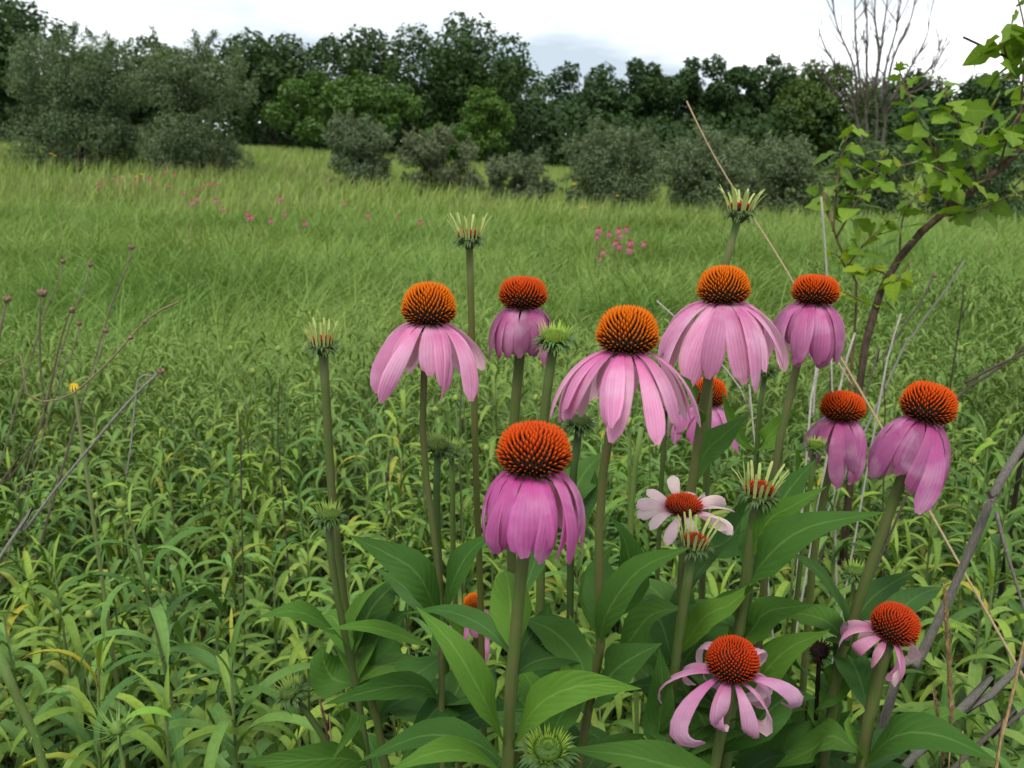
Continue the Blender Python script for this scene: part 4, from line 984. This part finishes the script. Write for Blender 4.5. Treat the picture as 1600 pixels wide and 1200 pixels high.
BL('E', [(1096, 665, 0), (1090, 640, -.02), (1082, 610, -.03), (1056, 582, -.04)], 34, 30, LT, .35)
BL('E', [(1070, 860, .05), (1130, 850, .05), (1160, 810, .06), (1170, 770, .06)], 78, 10, (.85, .95, 1.05), .15)
BL('E', [(1066, 900, .06), (1090, 860, .06), (1135, 840, .06), (1180, 800, .08)], 60, 10, DK, .2)
BL('k', [(1182, 705, 0), (1160, 690, -.01), (1140, 655, -.02), (1128, 610, -.03)], 26, 34, LT, .4)
BL('k', [(1182, 712, 0), (1195, 690, -.02), (1215, 665, -.02), (1248, 634, -.03)], 32, -22, LT, .3)
BL('d', [(1164, 910, 0), (1185, 850, .03), (1230, 770, .05), (1275, 718, .06)], 74, -10, MD, .2)
BL('d', [(1166, 880, 0), (1200, 815, -.01), (1240, 790, -.02), (1292, 760, -.02)], 46, -20, LT, .3)
BL('d', [(1160, 935, 0), (1195, 875, -.03), (1260, 825, -.04), (1385, 800, -.05)], 66, -16, MD, .24)
BL('d', [(1155, 980, .0), (1110, 965, .03), (1080, 955, .05), (1045, 975, .05)], 60, 0, MD)
BL('d', [(1152, 1000, .02), (1175, 985, .0), (1200, 955, .0), (1275, 945, .0)], 50, -20, LT, .3)
BL('d', [(1155, 1030, .1), (1140, 980, .1), (1150, 935, .1), (1175, 925, .1)], 80, 0, MD, .15)
# right side
BL('I', [(1300, 1070, .02), (1322, 985, .0), (1290, 905, -.02), (1235, 862, -.03)], 78, 8, DK, .2)
BL('I', [(1302, 1080, .06), (1225, 1025, .0), (1260, 1000, -.01), (1300, 982, -.02)], 40, 0, LT)
BL('J', [(1130, 1100, .06), (1180, 1065, .04), (1230, 1015, .03), (1296, 985, .02)], 60, -12, LT, .28)
BL('J', [(1122, 1180, .02), (1100, 1130, .04), (1080, 1090, .04), (1060, 1060, .04)], 72, 0, MD, .2)
BL('J', [(1122, 1180, .04), (1180, 1130, .04), (1230, 1090, .05), (1275, 1090, .05)], 62, -10, MD, .25)
BL('J', [(1118, 1200, .02), (1070, 1150, .05), (1050, 1100, .06), (1035, 1060, .06)], 60, 10, DK)
BL('J', [(1135, 1210, -.02), (1060, 1200, -.06), (980, 1180, -.08), (880, 1170, -.08)], 66, 24, MD, .25)
BL('J', [(1125, 1190, .1), (1190, 1190, .1), (1260, 1160, .1), (1330, 1110, .12)], 72, 0, MD, .2)
BL('o', [(1272, 1180, .0), (1240, 1140, .02), (1215, 1075, .02), (1165, 1020, .03)], 66, 0, DK, .2)
BL('o', [(1275, 1120, .0), (1300, 1075, -.02), (1330, 1045, -.02), (1362, 1052, -.02)], 58, 10, MD, .2)
BL('o', [(1276, 1075, .0), (1320, 1060, .02), (1350, 1065, .02), (1385, 1075, .02)], 34, 10, DK, .3)
BL('K', [(1345, 1200, 0), (1400, 1150, -.02), (1470, 1150, -.03), (1560, 1190, -.04)], 66, 10, MD, .25)
BL('K', [(1348, 1180, .02), (1300, 1150, .02), (1270, 1170, .03), (1210, 1200, .03)], 60, 0, MD)
BL('K', [(1346, 1190, .0), (1332, 1150, -.02), (1325, 1125, -.02), (1340, 1120, -.02)], 26, 30, LT, .5)
BL('K', [(1344, 1215, .06), (1440, 1140, .08), (1500, 1115, .1), (1560, 1165, .1)], 50, 20, LT, .3)
# more leaves crowding the foot of the clump
frs = random.Random(31)
for key in ('A', 'B', 'D', 'J', 'e', 'd', 'o', 'K', 'I', 'h', 'c', 'E', 'L', 'm', 'j'):
    S = STALK[key]; C = S['C'] + S['loc']
    for i in range(5):
        ok = [p for p in C if .0 < p[2]]
        pix = [(800 + FPX * (p[0]) / dp, 600 - FPX * (p[1] * SP + (p[2] - CAM_H) * CP) / dp, p) for p in ok for dp in [p[1] * CP - (p[2] - CAM_H) * SP]]
        pix = [q for q in pix if 960 < q[1] < 1330]
        if not pix: continue
        bx, by, p = frs.choice(pix); ang = frs.uniform(-1.35, 1.35); Ln = frs.uniform(105, 185) * .55 / max(S['Y'], .5); dz = frs.uniform(.03, .11); sx = math.sin(ang); up = math.cos(ang) * .75
        BL(key, [(bx, by, p[1] - S['Y']), (bx + sx * Ln * .3, by - up * Ln * .5 - 12, p[1] - S['Y'] + dz * .4), (bx + sx * Ln * .7, by - up * Ln * .85 - 12, p[1] - S['Y'] + dz * .8), (bx + sx * Ln * 1.1, by - up * Ln * (.95 if frs.random() < .5 else 1.2), p[1] - S['Y'] + dz)],
           frs.uniform(40, 66), frs.uniform(-28, 28), frs.choice([DK, DK, MD, MD, (.9, 1.0, 1.05), LT, GR]), frs.uniform(.15, .3))
# random lower leaves on every stalk
lrs = random.Random(9)
for key, S in STALK.items():
    if key in ('o',): continue
    for i in range(5):
        C = S['C'] + S['loc']; j = lrs.randrange(12, 30); p = C[j]; az = lrs.uniform(0, 6.28); Ln = lrs.uniform(.09, .15)
        o = np.array([math.cos(az), math.sin(az), 0]); pts3 = [p, p + o * Ln * .35 + [0, 0, Ln * .3], p + o * Ln * .75 + [0, 0, Ln * .35], p + o * Ln + [0, 0, Ln * .1]]
        qs = []
        if pts3[-1][1] < .40 or p[2] > CAM_H - p[1] * .80 : continue
        for v in pts3:
            r = v - CAM; dp = r[1] * CP - r[2] * SP; qs.append((800 + FPX * r[0] / dp, 600 - FPX * (r[1] * SP + r[2] * CP) / dp, v[1] - S['Y']))
        BL(key, qs, lrs.uniform(34, 46) / np.linalg.norm(p - CAM) * .62, lrs.uniform(-25, 25), lrs.choice([DK, MD, (.9, 1, .95)]))

# ------------------------------------------------------------------ mulberry-like saplings with lobed leaves
def lobed_leaf(half, droop=.25, fold=.22):
    """half: (along, half width) outline from base to tip; petiole included; length 1 along +X"""
    V = []; F = []; uv = []
    half = [(-.22, .012), (-.02, .014)] + list(half)
    for i, (a, w_) in enumerate(half):
        z = -droop * max(a, 0) ** 2
        mid = max(a, 0) if i > 2 else a
        for u in (-1, -.5, 0, .5, 1):
            aa = mid + (a - mid) * abs(u)
            V.append((aa + (.04 * math.sin(i * 2.4) * abs(u) if i > 2 else 0), u * w_, z + fold * abs(u) * w_ * (1 - .5 * abs(u)))); uv.append((.5 + .5 * u * min(1, w_ * 2), max(a, 0)))
    n = len(half)
    F = [(i * 5 + j, i * 5 + j + 1, (i + 1) * 5 + j + 1, (i + 1) * 5 + j) for i in range(n - 1) for j in range(4)]
    return raw_mesh('leaf', np.array(V), F, MATS['mulberry_leaf'], np.array(uv))
MUL = [lobed_leaf([(.0, .10), (.03, .30), (.16, .44), (.32, .40), (.40, .20), (.52, .28), (.70, .27), (.86, .13), (1, .005)], .25),
       lobed_leaf([(.0, .10), (.04, .32), (.20, .40), (.42, .36), (.65, .27), (.84, .13), (1, .005)], .4),
       lobed_leaf([(.0, .08), (.02, .26), (.12, .42), (.26, .44), (.33, .16), (.42, .15), (.55, .32), (.72, .28), (.88, .12), (1, .005)], .1, .3),
       lobed_leaf([(.0, .10), (.06, .34), (.24, .36), (.36, .22), (.48, .33), (.66, .30), (.84, .15), (1, .005)], .5, .35)]
def sapling(label, trunk, w0, w1, shoots, leaf_px, tint=(1, 1, 1), bark=(1, 1, 1), ground=True, seed=0, group=None, base_to=None):
    """trunk and shoots: pixel paths (px, py, depth)"""
    rs = random.Random(seed); P = [at(*q) for q in trunk]
    if ground:
        e = P[0]; ft = np.array([e[0] + .02, e[1] + .05]) if base_to is None else np.array(base_to); g = np.array([*ft, float(gh(*ft))]); P = [g - [0, 0, .03], (g * .5 + e * .5) + [0.0, 0, 0]] + P
    loc = P[0].copy() if ground else np.array([P[0][0], P[0][1], float(gh(P[0][0], P[0][1]))]); d0 = trunk[0][2]
    root = empty('sapling', loc, label, 'sapling', group); n = 26; C = spline(P, n) - loc
    a = Acc(); rad = np.linspace(w0, w1, n) / 2 * d0 / FPX; V, F, uv = tube(C, rad * (1 + .06 * np.sin(np.arange(n) * 2.1)), 10); a.add(V, F, uv=uv); mobj('trunk', a.mesh('trunk', MATS['bark']), root, color=bark)
    for sh in shoots:
        pts = np.array([at(*q[:3]) for q in sh['p']]); k = 14; C = spline(pts, k) - loc; a = Acc(); dd = sh['p'][0][2]
        V, F, uv = tube(C, np.linspace(sh.get('w', 6), 2.2, k) / 2 * dd / FPX, 6); a.add(V, F, uv=uv); br = mobj('branch', a.mesh('branch', MATS['bark']), root, color=sh.get('c', (2.2, 2.1, 1.5)))
        m = int(sh.get('n', 10) * 1.15); az = rs.uniform(0, 6.28)
        for i in range(m):
            t = sh.get('t0', .18) + (1 - sh.get('t0', .18)) * (i + rs.uniform(0, .6)) / m; j = min(t, 1) * (k - 1); j0 = min(int(j), k - 2); p = C[j0] + (C[j0 + 1] - C[j0]) * min(j - j0, 1)
            az += 2.4 + rs.uniform(-.4, .4); sz = leaf_px * dd / FPX * rs.uniform(.65, 1.15) * (1.0 if t < .75 else .72) * sh.get('ls', 1)
            o = mobj('leaf', MUL[rs.randrange(4)], br, p + np.array([math.cos(az), math.sin(az), .3]) * sz * .2, tuple(np.array(tint) * rs.uniform(.8, 1.2) * np.array(sh.get('tint', (1, 1, 1)))))
            o.rotation_euler = (rs.gauss(0, .75), rs.uniform(-.5, .7) - (.5 if t > .85 else 0), az); o.scale = (sz, sz, sz)
    return root
D = 1.7
sapling('leaning brown sapling trunk with lobed bright green leaves on upright shoots', [(1343, 602, D), (1360, 510, D), (1376, 455, D), (1402, 408, D), (1440, 362, D), (1490, 320, D), (1545, 278, D), (1600, 228, D), (1680, 140, D)], 15, 10, [
    dict(p=[(1484, 324, D), (1466, 250, D), (1435, 190, D), (1400, 96, D)], n=18, w=5),
    dict(p=[(1478, 330, D), (1470, 270, D), (1462, 215, D)], n=7, w=4, t0=.3),
    dict(p=[(1530, 292, D), (1512, 235, D), (1491, 175, D - .03), (1464, 118, D - .03)], n=14, w=5),
    dict(p=[(1545, 280, D), (1535, 205, D + .05), (1560, 150, D + .05)], n=9, w=4.5),
    dict(p=[(1590, 238, D), (1596, 160, D), (1600, 92, D), (1598, 45, D)], n=13, w=6, c=(1.2, 1.1, 1)),
    dict(p=[(1560, 268, D), (1580, 200, D - .1), (1615, 150, D - .1)], n=9, w=4),
    dict(p=[(1405, 405, D), (1410, 345, D), (1425, 315, D), (1448, 296, D)], n=8, w=4),
    dict(p=[(1470, 338, D), (1520, 330, D - .05), (1590, 300, D - .08)], n=9, w=4),
    dict(p=[(1520, 300, D), (1495, 280, D - .1), (1440, 255, D - .1), (1400, 262, D - .1)], n=9, w=4),
    dict(p=[(1388, 430, D), (1360, 420, D), (1335, 430, D)], n=7, w=3, ls=.7, tint=(1.3, 1.1, .7)),
    dict(p=[(1380, 448, D), (1400, 440, D - .05), (1425, 405, D - .05)], n=7, w=3, ls=.7, tint=(1.25, 1.1, .7)),
    dict(p=[(1372, 480, D), (1345, 470, D), (1318, 455, D)], n=5, w=3, ls=.6, tint=(1.1, 1.1, .8)),
], 42, (1.25, 1.25, 1.05), (1.1, 1.0, .9), seed=4)
sapling('slim pale shoot with lobed leaves, just beside the leaning sapling trunk', [(1338, 470, 1.75), (1318, 405, 1.75), (1298, 345, 1.75), (1288, 300, 1.75)], 7, 3.5, [
    dict(p=[(1302, 362, 1.75), (1308, 285, 1.75), (1318, 230, 1.75), (1330, 200, 1.75)], n=13, w=4),
    dict(p=[(1306, 372, 1.75), (1336, 320, 1.72), (1362, 275, 1.72), (1386, 232, 1.72)], n=14, w=4),
    dict(p=[(1322, 418, 1.75), (1352, 380, 1.72), (1390, 345, 1.72)], n=9, w=3.5, ls=.8, tint=(1.1, 1.05, .8)),
    dict(p=[(1300, 350, 1.75), (1288, 322, 1.78), (1280, 290, 1.78)], n=5, w=3, ls=.7),
    dict(p=[(1325, 425, 1.75), (1310, 400, 1.72), (1298, 395, 1.72)], n=5, w=3, ls=.6, tint=(1.3, 1.1, .6)),
], 41, (1.3, 1.28, 1.05), (2.6, 2.2, 1.7), seed=6)
sapling('dark twig with lobed leaves, overhead beside the leaning sapling', [(1640, 420, 1.45), (1650, 250, 1.45), (1640, 130, 1.45), (1600, 96, 1.45), (1565, 86, 1.45), (1535, 72, 1.45), (1505, 58, 1.45)], 12, 3.5, [
    dict(p=[(1572, 88, 1.45), (1570, 70, 1.42), (1582, 45, 1.42)], n=7, w=4, ls=.9),
    dict(p=[(1598, 97, 1.45), (1590, 110, 1.42), (1575, 120, 1.42), (1565, 128, 1.42)], n=7, w=4, ls=.8),
    dict(p=[(1620, 112, 1.45), (1605, 60, 1.42), (1596, 20, 1.42), (1590, -5, 1.42)], n=8, w=4, ls=.9),
], 54, (1.2, 1.2, 1.0), (.45, .42, .45), seed=8)

# ------------------------------------------------------------------ dry stalks of last year
def dry_stalk(label, path, w0, w1, tint=(1, 1, 1), heads=(), forks=(), group=None, name='dry_stalk', mat='dry_stalk', foot=None, node=None, cat='dry stem'):
    """path from the tip down: (px, py, depth); heads: (px, py, depth, size px); forks: (path, w0)"""
    w0, w1 = (w0 * .72, w1 * .72) if w1 < 12 else (w0, w1 * .85); P = [at(*q) for q in path]; e = P[-1]; dr = nrm(P[-1] - P[-2])
    if foot is None: ft = e[:2] + dr[:2] / max(-dr[2], .35) * max(e[2], .05) * .8
    else: ft = np.array(foot)
    g = np.array([*ft, float(gh(*ft))]); root = empty(name, g, label, cat, group); n = 8 * len(P)
    C = spline(P + [g - [0, 0, .02]], n) - g; dd = path[0][2]; rs = np.random.default_rng(len(label) + int(path[0][0]))
    a = Acc(); rad = np.linspace(w0, w1, n) / 2 * dd / FPX; V, F, uv = tube(C, rad * (1 + .08 * rs.normal(0, 1, n)), 7); a.add(V, F, uv=uv); mobj('stem', a.mesh('stem', MATS[mat]), root, color=tint)
    for fp, fw in forks:
        Q = spline([at(*q) for q in fp], 14) - g; a = Acc(); V, F, uv = tube(Q, np.linspace(fw * .75, fw * .45, 14) / 2 * fp[0][2] / FPX, 6); a.add(V, F, uv=uv); mobj('side_stem', a.mesh('side_stem', MATS[mat]), root, color=tint)
    for hx, hy, hd, hs in heads:
        c = at(hx, hy, hd) - g; R = hs / 2 * hd / FPX; a = Acc()
        V, F = lathe([(.2, -.9), (.7, -.5), (1, 0), (.85, .5), (.02, .75)], 9); a.add(V * R * (1 + .12 * rs.normal(0, 1, (len(V), 1))) + c, F)
        for i in range(26):
            v = nrm(rs.normal(0, 1, 3) + [0, 0, .2]); q = nrm(np.cross(v, [.2, .3, 1])) * R * .16
            a.add(np.array([v * R * .6 + q, v * R * .6 - q, v * R * rs.uniform(1.1, 1.6)]) + c, [(0, 1, 2)])
        mobj('seed_head', a.mesh('seed_head', MATS['seed_head'], False), root, color=(2.2, 2.1, 1.8))
    if node:
        c = at(*node[:3]) - g; R = node[3] / 2 * node[2] / FPX; a = Acc()
        for i in range(16):
            v = nrm(rs.normal(0, 1, 3) + [-.7, -.2, .1]); q = nrm(np.cross(v, [.2, .3, 1])) * R * .22
            a.add(np.array([q, -q, v * R * rs.uniform(.6, 1.2) - q * .6, v * R * rs.uniform(.6, 1.2) + q * .6]) + c, [(0, 1, 2, 3)])
        mobj('node', a.mesh('node', MATS['dry_stalk'], False), root, color=(1.6, 1.5, 1.4))
    return root
STRAW = (2.6, 2.1, 1.4); GREY = (1.5, 1.5, 1.5); DARK = (.55, .45, .42); PALEG = (2.4, 2.4, 2.4)
dry_stalk('long straight tan straw stalk slanting behind the topmost bud, before the broad shrub', [(1073, 158, 1.35), (1100, 214, 1.33), (1136, 278, 1.3), (1190, 360, 1.26), (1238, 438, 1.22), (1300, 550, 1.16), (1345, 622, 1.12), (1385, 680, 1.08)], 3.2, 5.5, STRAW)
dry_stalk('silvery curved dry stem showing on both sides of the wide flared flower', [(1026, 470, 1.0), (1062, 503, 1.0), (1120, 562, 1.0), (1152, 600, 1.0), (1172, 645, 1.0), (1182, 720, 1.0)], 4, 6, PALEG)
dry_stalk('thin upright grey stick behind the round-skirted flower', [(1283, 308, 1.6), (1288, 370, 1.6), (1292, 430, 1.6), (1296, 520, 1.6), (1300, 600, 1.6)], 4.5, 5, PALEG)
dry_stalk('pale crossed dry stem under the round-skirted flower', [(1278, 560, 1.4), (1272, 600, 1.4), (1266, 640, 1.4), (1262, 690, 1.4)], 5, 5, PALEG, forks=[([(1270, 650, 1.4), (1274, 600, 1.4), (1284, 555, 1.4)], 6)])
dry_stalk('slender pale stem rising from behind the flat-coned mauve flower', [(1336, 520, 1.4), (1322, 565, 1.4), (1310, 620, 1.4), (1300, 670, 1.4)], 5, 6, PALEG)
dry_stalk('thick grey weathered stalk with broken node, slanting behind the withered flower', [(1640, 620, .80), (1600, 692, .80), (1560, 758, .80), (1520, 850, .82), (1478, 945, .84), (1430, 1040, .86), (1385, 1115, .88)], 13, 24, (1.25, 1.2, 1.2), forks=[([(1556, 800, .8), (1572, 860, .8), (1592, 925, .8), (1612, 990, .8)], 9)], node=(1548, 778, .79, 30), foot=(.42, 1.05))
dry_stalk('grey fallen stick crossing the low tangle behind the seed spike', [(1650, 960, .85), (1600, 1030, .85), (1555, 1080, .85), (1500, 1118, .85), (1440, 1170, .85)], 12, 14, (1.1, 1.1, 1.1))
dry_stalk('thinner dark stick lying across the low tangle near the fallen grey one', [(1640, 1070, .9), (1590, 1120, .9), (1540, 1160, .9), (1490, 1200, .9)], 9, 11, (.8, .72, .7))
dry_stalk('tan reed leaning upright beside the fallen grey stick', [(1612, 960, .70), (1596, 1020, .70), (1580, 1095, .70), (1562, 1165, .70), (1552, 1230, .70)], 6, 10, (2.4, 1.7, 1.0))
dry_stalk('thin dark dry stems crossing behind the tilted mauve flower', [(1640, 500, 1.15), (1570, 570, 1.15), (1520, 600, 1.15), (1480, 640, 1.15), (1440, 720, 1.15)], 5, 7, DARK, forks=[([(1508, 598, 1.15), (1560, 570, 1.15), (1620, 545, 1.15)], 8)])
dry_stalk('slanting grey stick behind the tilted mauve flower, pointing up to the grass', [(1506, 408, 1.9), (1480, 450, 1.9), (1450, 490, 1.9), (1420, 535, 1.9), (1395, 580, 1.9)], 4, 6, PALEG)
dry_stalk('dark forked twig standing behind the slanting grey stick', [(1506, 445, 1.9), (1502, 490, 1.9), (1496, 530, 1.9), (1490, 570, 1.9)], 3, 6, DARK, forks=[([(1496, 520, 1.9), (1505, 490, 1.9), (1518, 470, 1.9)], 3)])
dry_stalk('dark bent twig with small head beside the leaning sapling trunk', [(1458, 432, 1.6), (1440, 470, 1.6), (1415, 505, 1.6), (1385, 550, 1.6), (1368, 570, 1.6), (1355, 610, 1.6)], 4, 6, (.7, .6, .6), heads=[(1460, 430, 1.6, 9)])
dry_stalk('pale thin stick between the sapling trunk and the bent twig', [(1408, 490, 1.55), (1398, 520, 1.55), (1388, 560, 1.55), (1372, 640, 1.55)], 4, 5, PALEG)
# left side tangle
dry_stalk('brown forked dry stem with two round seed heads in the open grass', [(64, 458, 1.15), (62, 520, 1.15), (65, 600, 1.15), (71, 640, 1.15), (60, 675, 1.15), (35, 720, 1.15), (5, 760, 1.15), (-40, 810, 1.15)], 4, 6, (.8, .68, .5),
          heads=[(67, 457, 1.15, 16), (112, 484, 1.15, 11)], forks=[([(71, 640, 1.15), (84, 580, 1.15), (98, 520, 1.15), (110, 486, 1.15)], 5)])
dry_stalk('long knotty dry stem bowed over, with a bare bent tip', [(280, 471, 1.05), (250, 485, 1.05), (226, 502, 1.05), (204, 527, 1.05), (170, 565, 1.05), (130, 602, 1.05), (100, 622, 1.05), (50, 630, 1.05), (-30, 645, 1.05)], 4, 6, (1.6, 1.35, .95),
          heads=[(226, 502, 1.05, 8), (204, 527, 1.05, 9)], foot=(-1.1, 1.15))
dry_stalk('grey slanting dry stalk with a hooked knobby tip', [(246, 584, 1.0), (232, 596, 1.0), (190, 640, 1.0), (140, 700, 1.0), (90, 760, 1.0), (30, 840, 1.0), (-20, 900, 1.0)], 6, 9, (1.5, 1.5, 1.5), heads=[(251, 580, 1.0, 13)],
          forks=[([(240, 588, 1.0), (225, 586, 1.0), (217, 590, 1.0), (210, 640, 1.0), (204, 700, 1.0), (196, 750, 1.0)], 5)])
dry_stalk('short dry stem with a pale round head, near the forked brown stem', [(10, 468, 1.1), (4, 500, 1.1), (-6, 560, 1.1), (-20, 700, 1.1)], 5, 7, (.9, .75, .65), heads=[(11, 467, 1.1, 14)])
for px, py, hs, lab in ((205, 386, 10, 'thin dry stem with dark head, in grass beyond the bowed knotty stem'), (141, 413, 10, 'thin dry stem with pale grey head, in grass beyond the forked brown stem'),
                        (98, 408, 9, 'faint thin dry stem with brown head, farther in the grass'), (165, 516, 10, 'thin dry stem with reddish head, beside the knotty bowed stem'), (124, 505, 9, 'thin dry stem with flat grey head behind the forked brown stem')):
    dry_stalk(lab, [(px, py, 1.9), (px - 12, py + 50, 1.9), (px - 40, py + 120, 1.9)], 3, 4, (1.1, 1.0, .8), heads=[(px, py, 1.9, hs)])
for i, (px, py, d, ln) in enumerate(((437, 590, 1.5, 180), (373, 640, 1.4, 130), (608, 715, 1.5, 90), (721, 610, 1.6, 140), (1380, 560, 1.7, 140), (1300, 545, 1.7, 110))):
    dry_stalk('dark upright bare stem of a leafless plant among the narrow leaves', [(px, py, d), (px + random.uniform(-4, 4), py + ln * .5, d), (px + random.uniform(-6, 6), py + ln, d)], 3, 4.5, (.42, .38, .25), group='dark bare stems in the leafy stand')
# dry grass spikes and a hairy stem
def grass_spike(label, px, py, d, ln, wpx, lean=8):
    pts = [at(px, py, d), at(px + lean * .5, py + ln * .5, d), at(px + lean, py + ln, d), at(px + lean * 1.3, py + ln * 1.6, d)]; e = pts[-1]; g = np.array([e[0], e[1], float(gh(e[0], e[1]))]); root = empty('grass_spike', g, label, 'dry grass')
    C = spline(pts + [g], 30) - g; a = Acc(); V, F, uv = tube(C, np.linspace(2.5, 5, 30) / 2 * d / FPX, 6); a.add(V, F, uv=uv); mobj('stem', a.mesh('stem', MATS['dry_stalk']), root, color=(2.5, 1.9, 1.1))
    a = Acc(); rs = np.random.default_rng(px); Q = spline(pts[:3], 90) - g; R = wpx / 2 * d / FPX
    for i in range(90):
        for k in range(3):
            az = rs.uniform(0, 6.28); o = np.array([math.cos(az), math.sin(az), 0]); L_ = R * 2.4 * rs.uniform(.7, 1.3) * min(1, .4 + i / 30); b = Q[i]; e_ = b + o * R * rs.uniform(.5, 1.0) * min(1, .35 + i / 40) + np.array([0, 0, L_]); q = np.cross(nrm(e_ - b), o) * R * .22
            a.add(np.array([b, (b + e_) / 2 + q, e_, (b + e_) / 2 - q]), [(0, 1, 2, 3)])
    o_ = mobj('seeds', a.mesh('seeds', MATS['dry_stalk'], False), root, color=(2.5, 1.85, 1.1)); o_['kind'] = 'stuff'
grass_spike('tall tan dry grass seed spike standing before the thick weathered stalk', 1475, 918, .62, 250, 15, 12)
grass_spike('small pale dry grass spike among dark stems near the low nodding bud', 500, 1098, .80, 75, 9, 16)
grass_spike('short tan grass spike leaning against the tall seed spike', 1458, 1075, .64, 120, 10, 16)
S = stalk('q', 'bristly light green stem slanting up at the edge of the leafy stand', (-8, 1012, .60), [(20, 1075), (45, 1130), (72, 1215)], 18, 'bristly_stem', 'plant stem', (1.2, 1.5, 1.3))
a = Acc(); rs = np.random.default_rng(4)
for i in range(420):
    j = rs.integers(0, 22); t = rs.uniform(0, 1); p = S['C'][j] * (1 - t) + S['C'][j + 1] * t; v = nrm(rs.normal(0, 1, 3)); q = nrm(np.cross(v, [0, .3, 1])) * .00025
    a.add(np.array([p + v * .004 + q, p + v * .004 - q, p + v * (.0085 + rs.uniform(0, .003))]), [(0, 1, 2)])
o_ = mobj('bristles', a.mesh('bristles', MATS['bract'], False), S['root'], color=(3, 3, 2.5)); o_['kind'] = 'stuff'

# ------------------------------------------------------------------ budding plants with yellow-green buds
def budding_plant(label, px, py, d, size, group=None, tint=(1, 1, 1), sep=8, seplen=1.6, nleaf=6, budcol=(1, 1, 1)):
    c = at(px, py, d); g = np.array([c[0], c[1] + .01, float(gh(c[0], c[1]))]); root = empty('budding_plant', g, label, 'plant', group); R = size / 2 * d / FPX; rs = np.random.default_rng(px * 7 + py)
    C = spline([c - g - [0, 0, R * .6], (c - g) * [.5, .5, .6] + [.01, 0, 0], [0, 0, -.02]], 12); a = Acc(); V, F, uv = tube(C, np.linspace(.0016, .003, 12), 6); a.add(V, F, uv=uv); mobj('stem', a.mesh('stem', MATS['plant_stem']), root, color=(1.1, 1.3, 1))
    V, F = lathe([(.15, -.7), (.7, -.45), (.85, 0), (.5, .6), (.02, .9)], 10); a = Acc(); a.add(V * R + (c - g), F); mobj('bud', a.mesh('bud', MATS['bud']), root, color=budcol)
    a = Acc()
    for i in range(sep):
        az = i * 2.4; o = np.array([math.cos(az), math.sin(az), 0]); q = np.array([-o[1], o[0], 0]); b = o * R * .55 - [0, 0, .4 * R]; L_ = R * seplen * rs.uniform(.8, 1.25); u = rs.uniform(.2, 1.2)
        m_ = b + (o * .8 + [0, 0, u * .6]) * L_ * .5; e_ = b + (o * (1.0) + [0, 0, u]) * L_; wv = R * (.22 if seplen < 2 else .1)
        a.add(np.array([b - q * wv, b + q * wv, m_ + q * wv * .8, m_ - q * wv * .8, e_]) + (c - g), [(0, 1, 2, 3), (3, 2, 4)])
    mobj('sepals', a.mesh('sepals', MATS['bract']), root, color=(2.2 * tint[0], 2.2 * tint[1], 1.6 * tint[2]))['kind'] = 'stuff'
    for i in range(nleaf):
        f = .08 + .1 * i; p = C[min(int(f * 11), 10)]; o = mobj('leaf', LEAFM[[1, 4, 5, 2][i % 4]], root, p, tuple(np.array((.85, 1.05, .6)) * tint)); sz = rs.uniform(.05, .085) * (.8 + .1 * i)
        o.rotation_euler = (0, rs.uniform(-.3, .2), i * 1.57 + (i // 2) * .8 + rs.uniform(-.2, .2)); o.scale = (sz, sz * 1.9, sz)
budding_plant('plant with round pale bud ringed by long thin sepals, low among narrow leaves', 183, 1138, .80, 30, None, (1, 1.1, 1), 30, 2.6, 6, (.6, .75, .8))
budding_plant('yellow-green pointed bud on a brown stem above the narrow leaves', 190, 787, 1.25, 22, None, nleaf=7)
BGp = 'yellow-green buds dotted behind the middle flowers'
for px, py, d, sz in ((697, 592, 2.0, 15), (722, 578, 2.1, 14), (848, 566, 1.9, 15), (862, 602, 1.9, 14), (838, 622, 1.8, 15), (985, 608, 1.8, 18), (982, 660, 1.5, 22), (712, 622, 1.8, 14), (735, 608, 1.9, 14), (905, 640, 1.9, 13), (760, 700, 1.6, 14), (1015, 640, 1.9, 14), (680, 640, 1.9, 13)):
    budding_plant('leafy plant topped by a small yellow-green pointed bud, behind the middle flower stems', px, py, d, sz, BGp)
for px, py, d, sz in ((480, 520, 2.6, 14), (435, 545, 2.4, 13), (360, 545, 2.3, 13), (395, 580, 2.2, 13), (1545, 690, 1.6, 16), (1575, 660, 1.7, 15), (1520, 720, 1.5, 16), (1460, 560, 2.2, 13), (1500, 545, 2.3, 13), (150, 775, 1.5, 15), (540, 900, 1.3, 14), (650, 1010, 1.1, 18), (140, 960, 1.2, 18)):
    budding_plant('leafy plant with fresh yellow-green shoot tip among the narrow-leaved plants', px, py, d, sz, 'fresh shoot tips in the leafy stand', (1.15, 1.1, .8), 8, 2.0)
S = stalk('s', 'thin pale green stem with cut bare tip, between the middle flowers', (1002, 668, .80), [(994, 720), (987, 800), (986, 900), (992, 1000)], 10, 'cut_stem', 'plant stem', (1.5, 1.7, 1.5))
yellow_flower(116, 607, 1.15, 'small yellow bloom standing in for a yellow-green leaf, touching the bowed knotty stem', None, .15)  # flower mesh stands in for a yellow-green leaf here
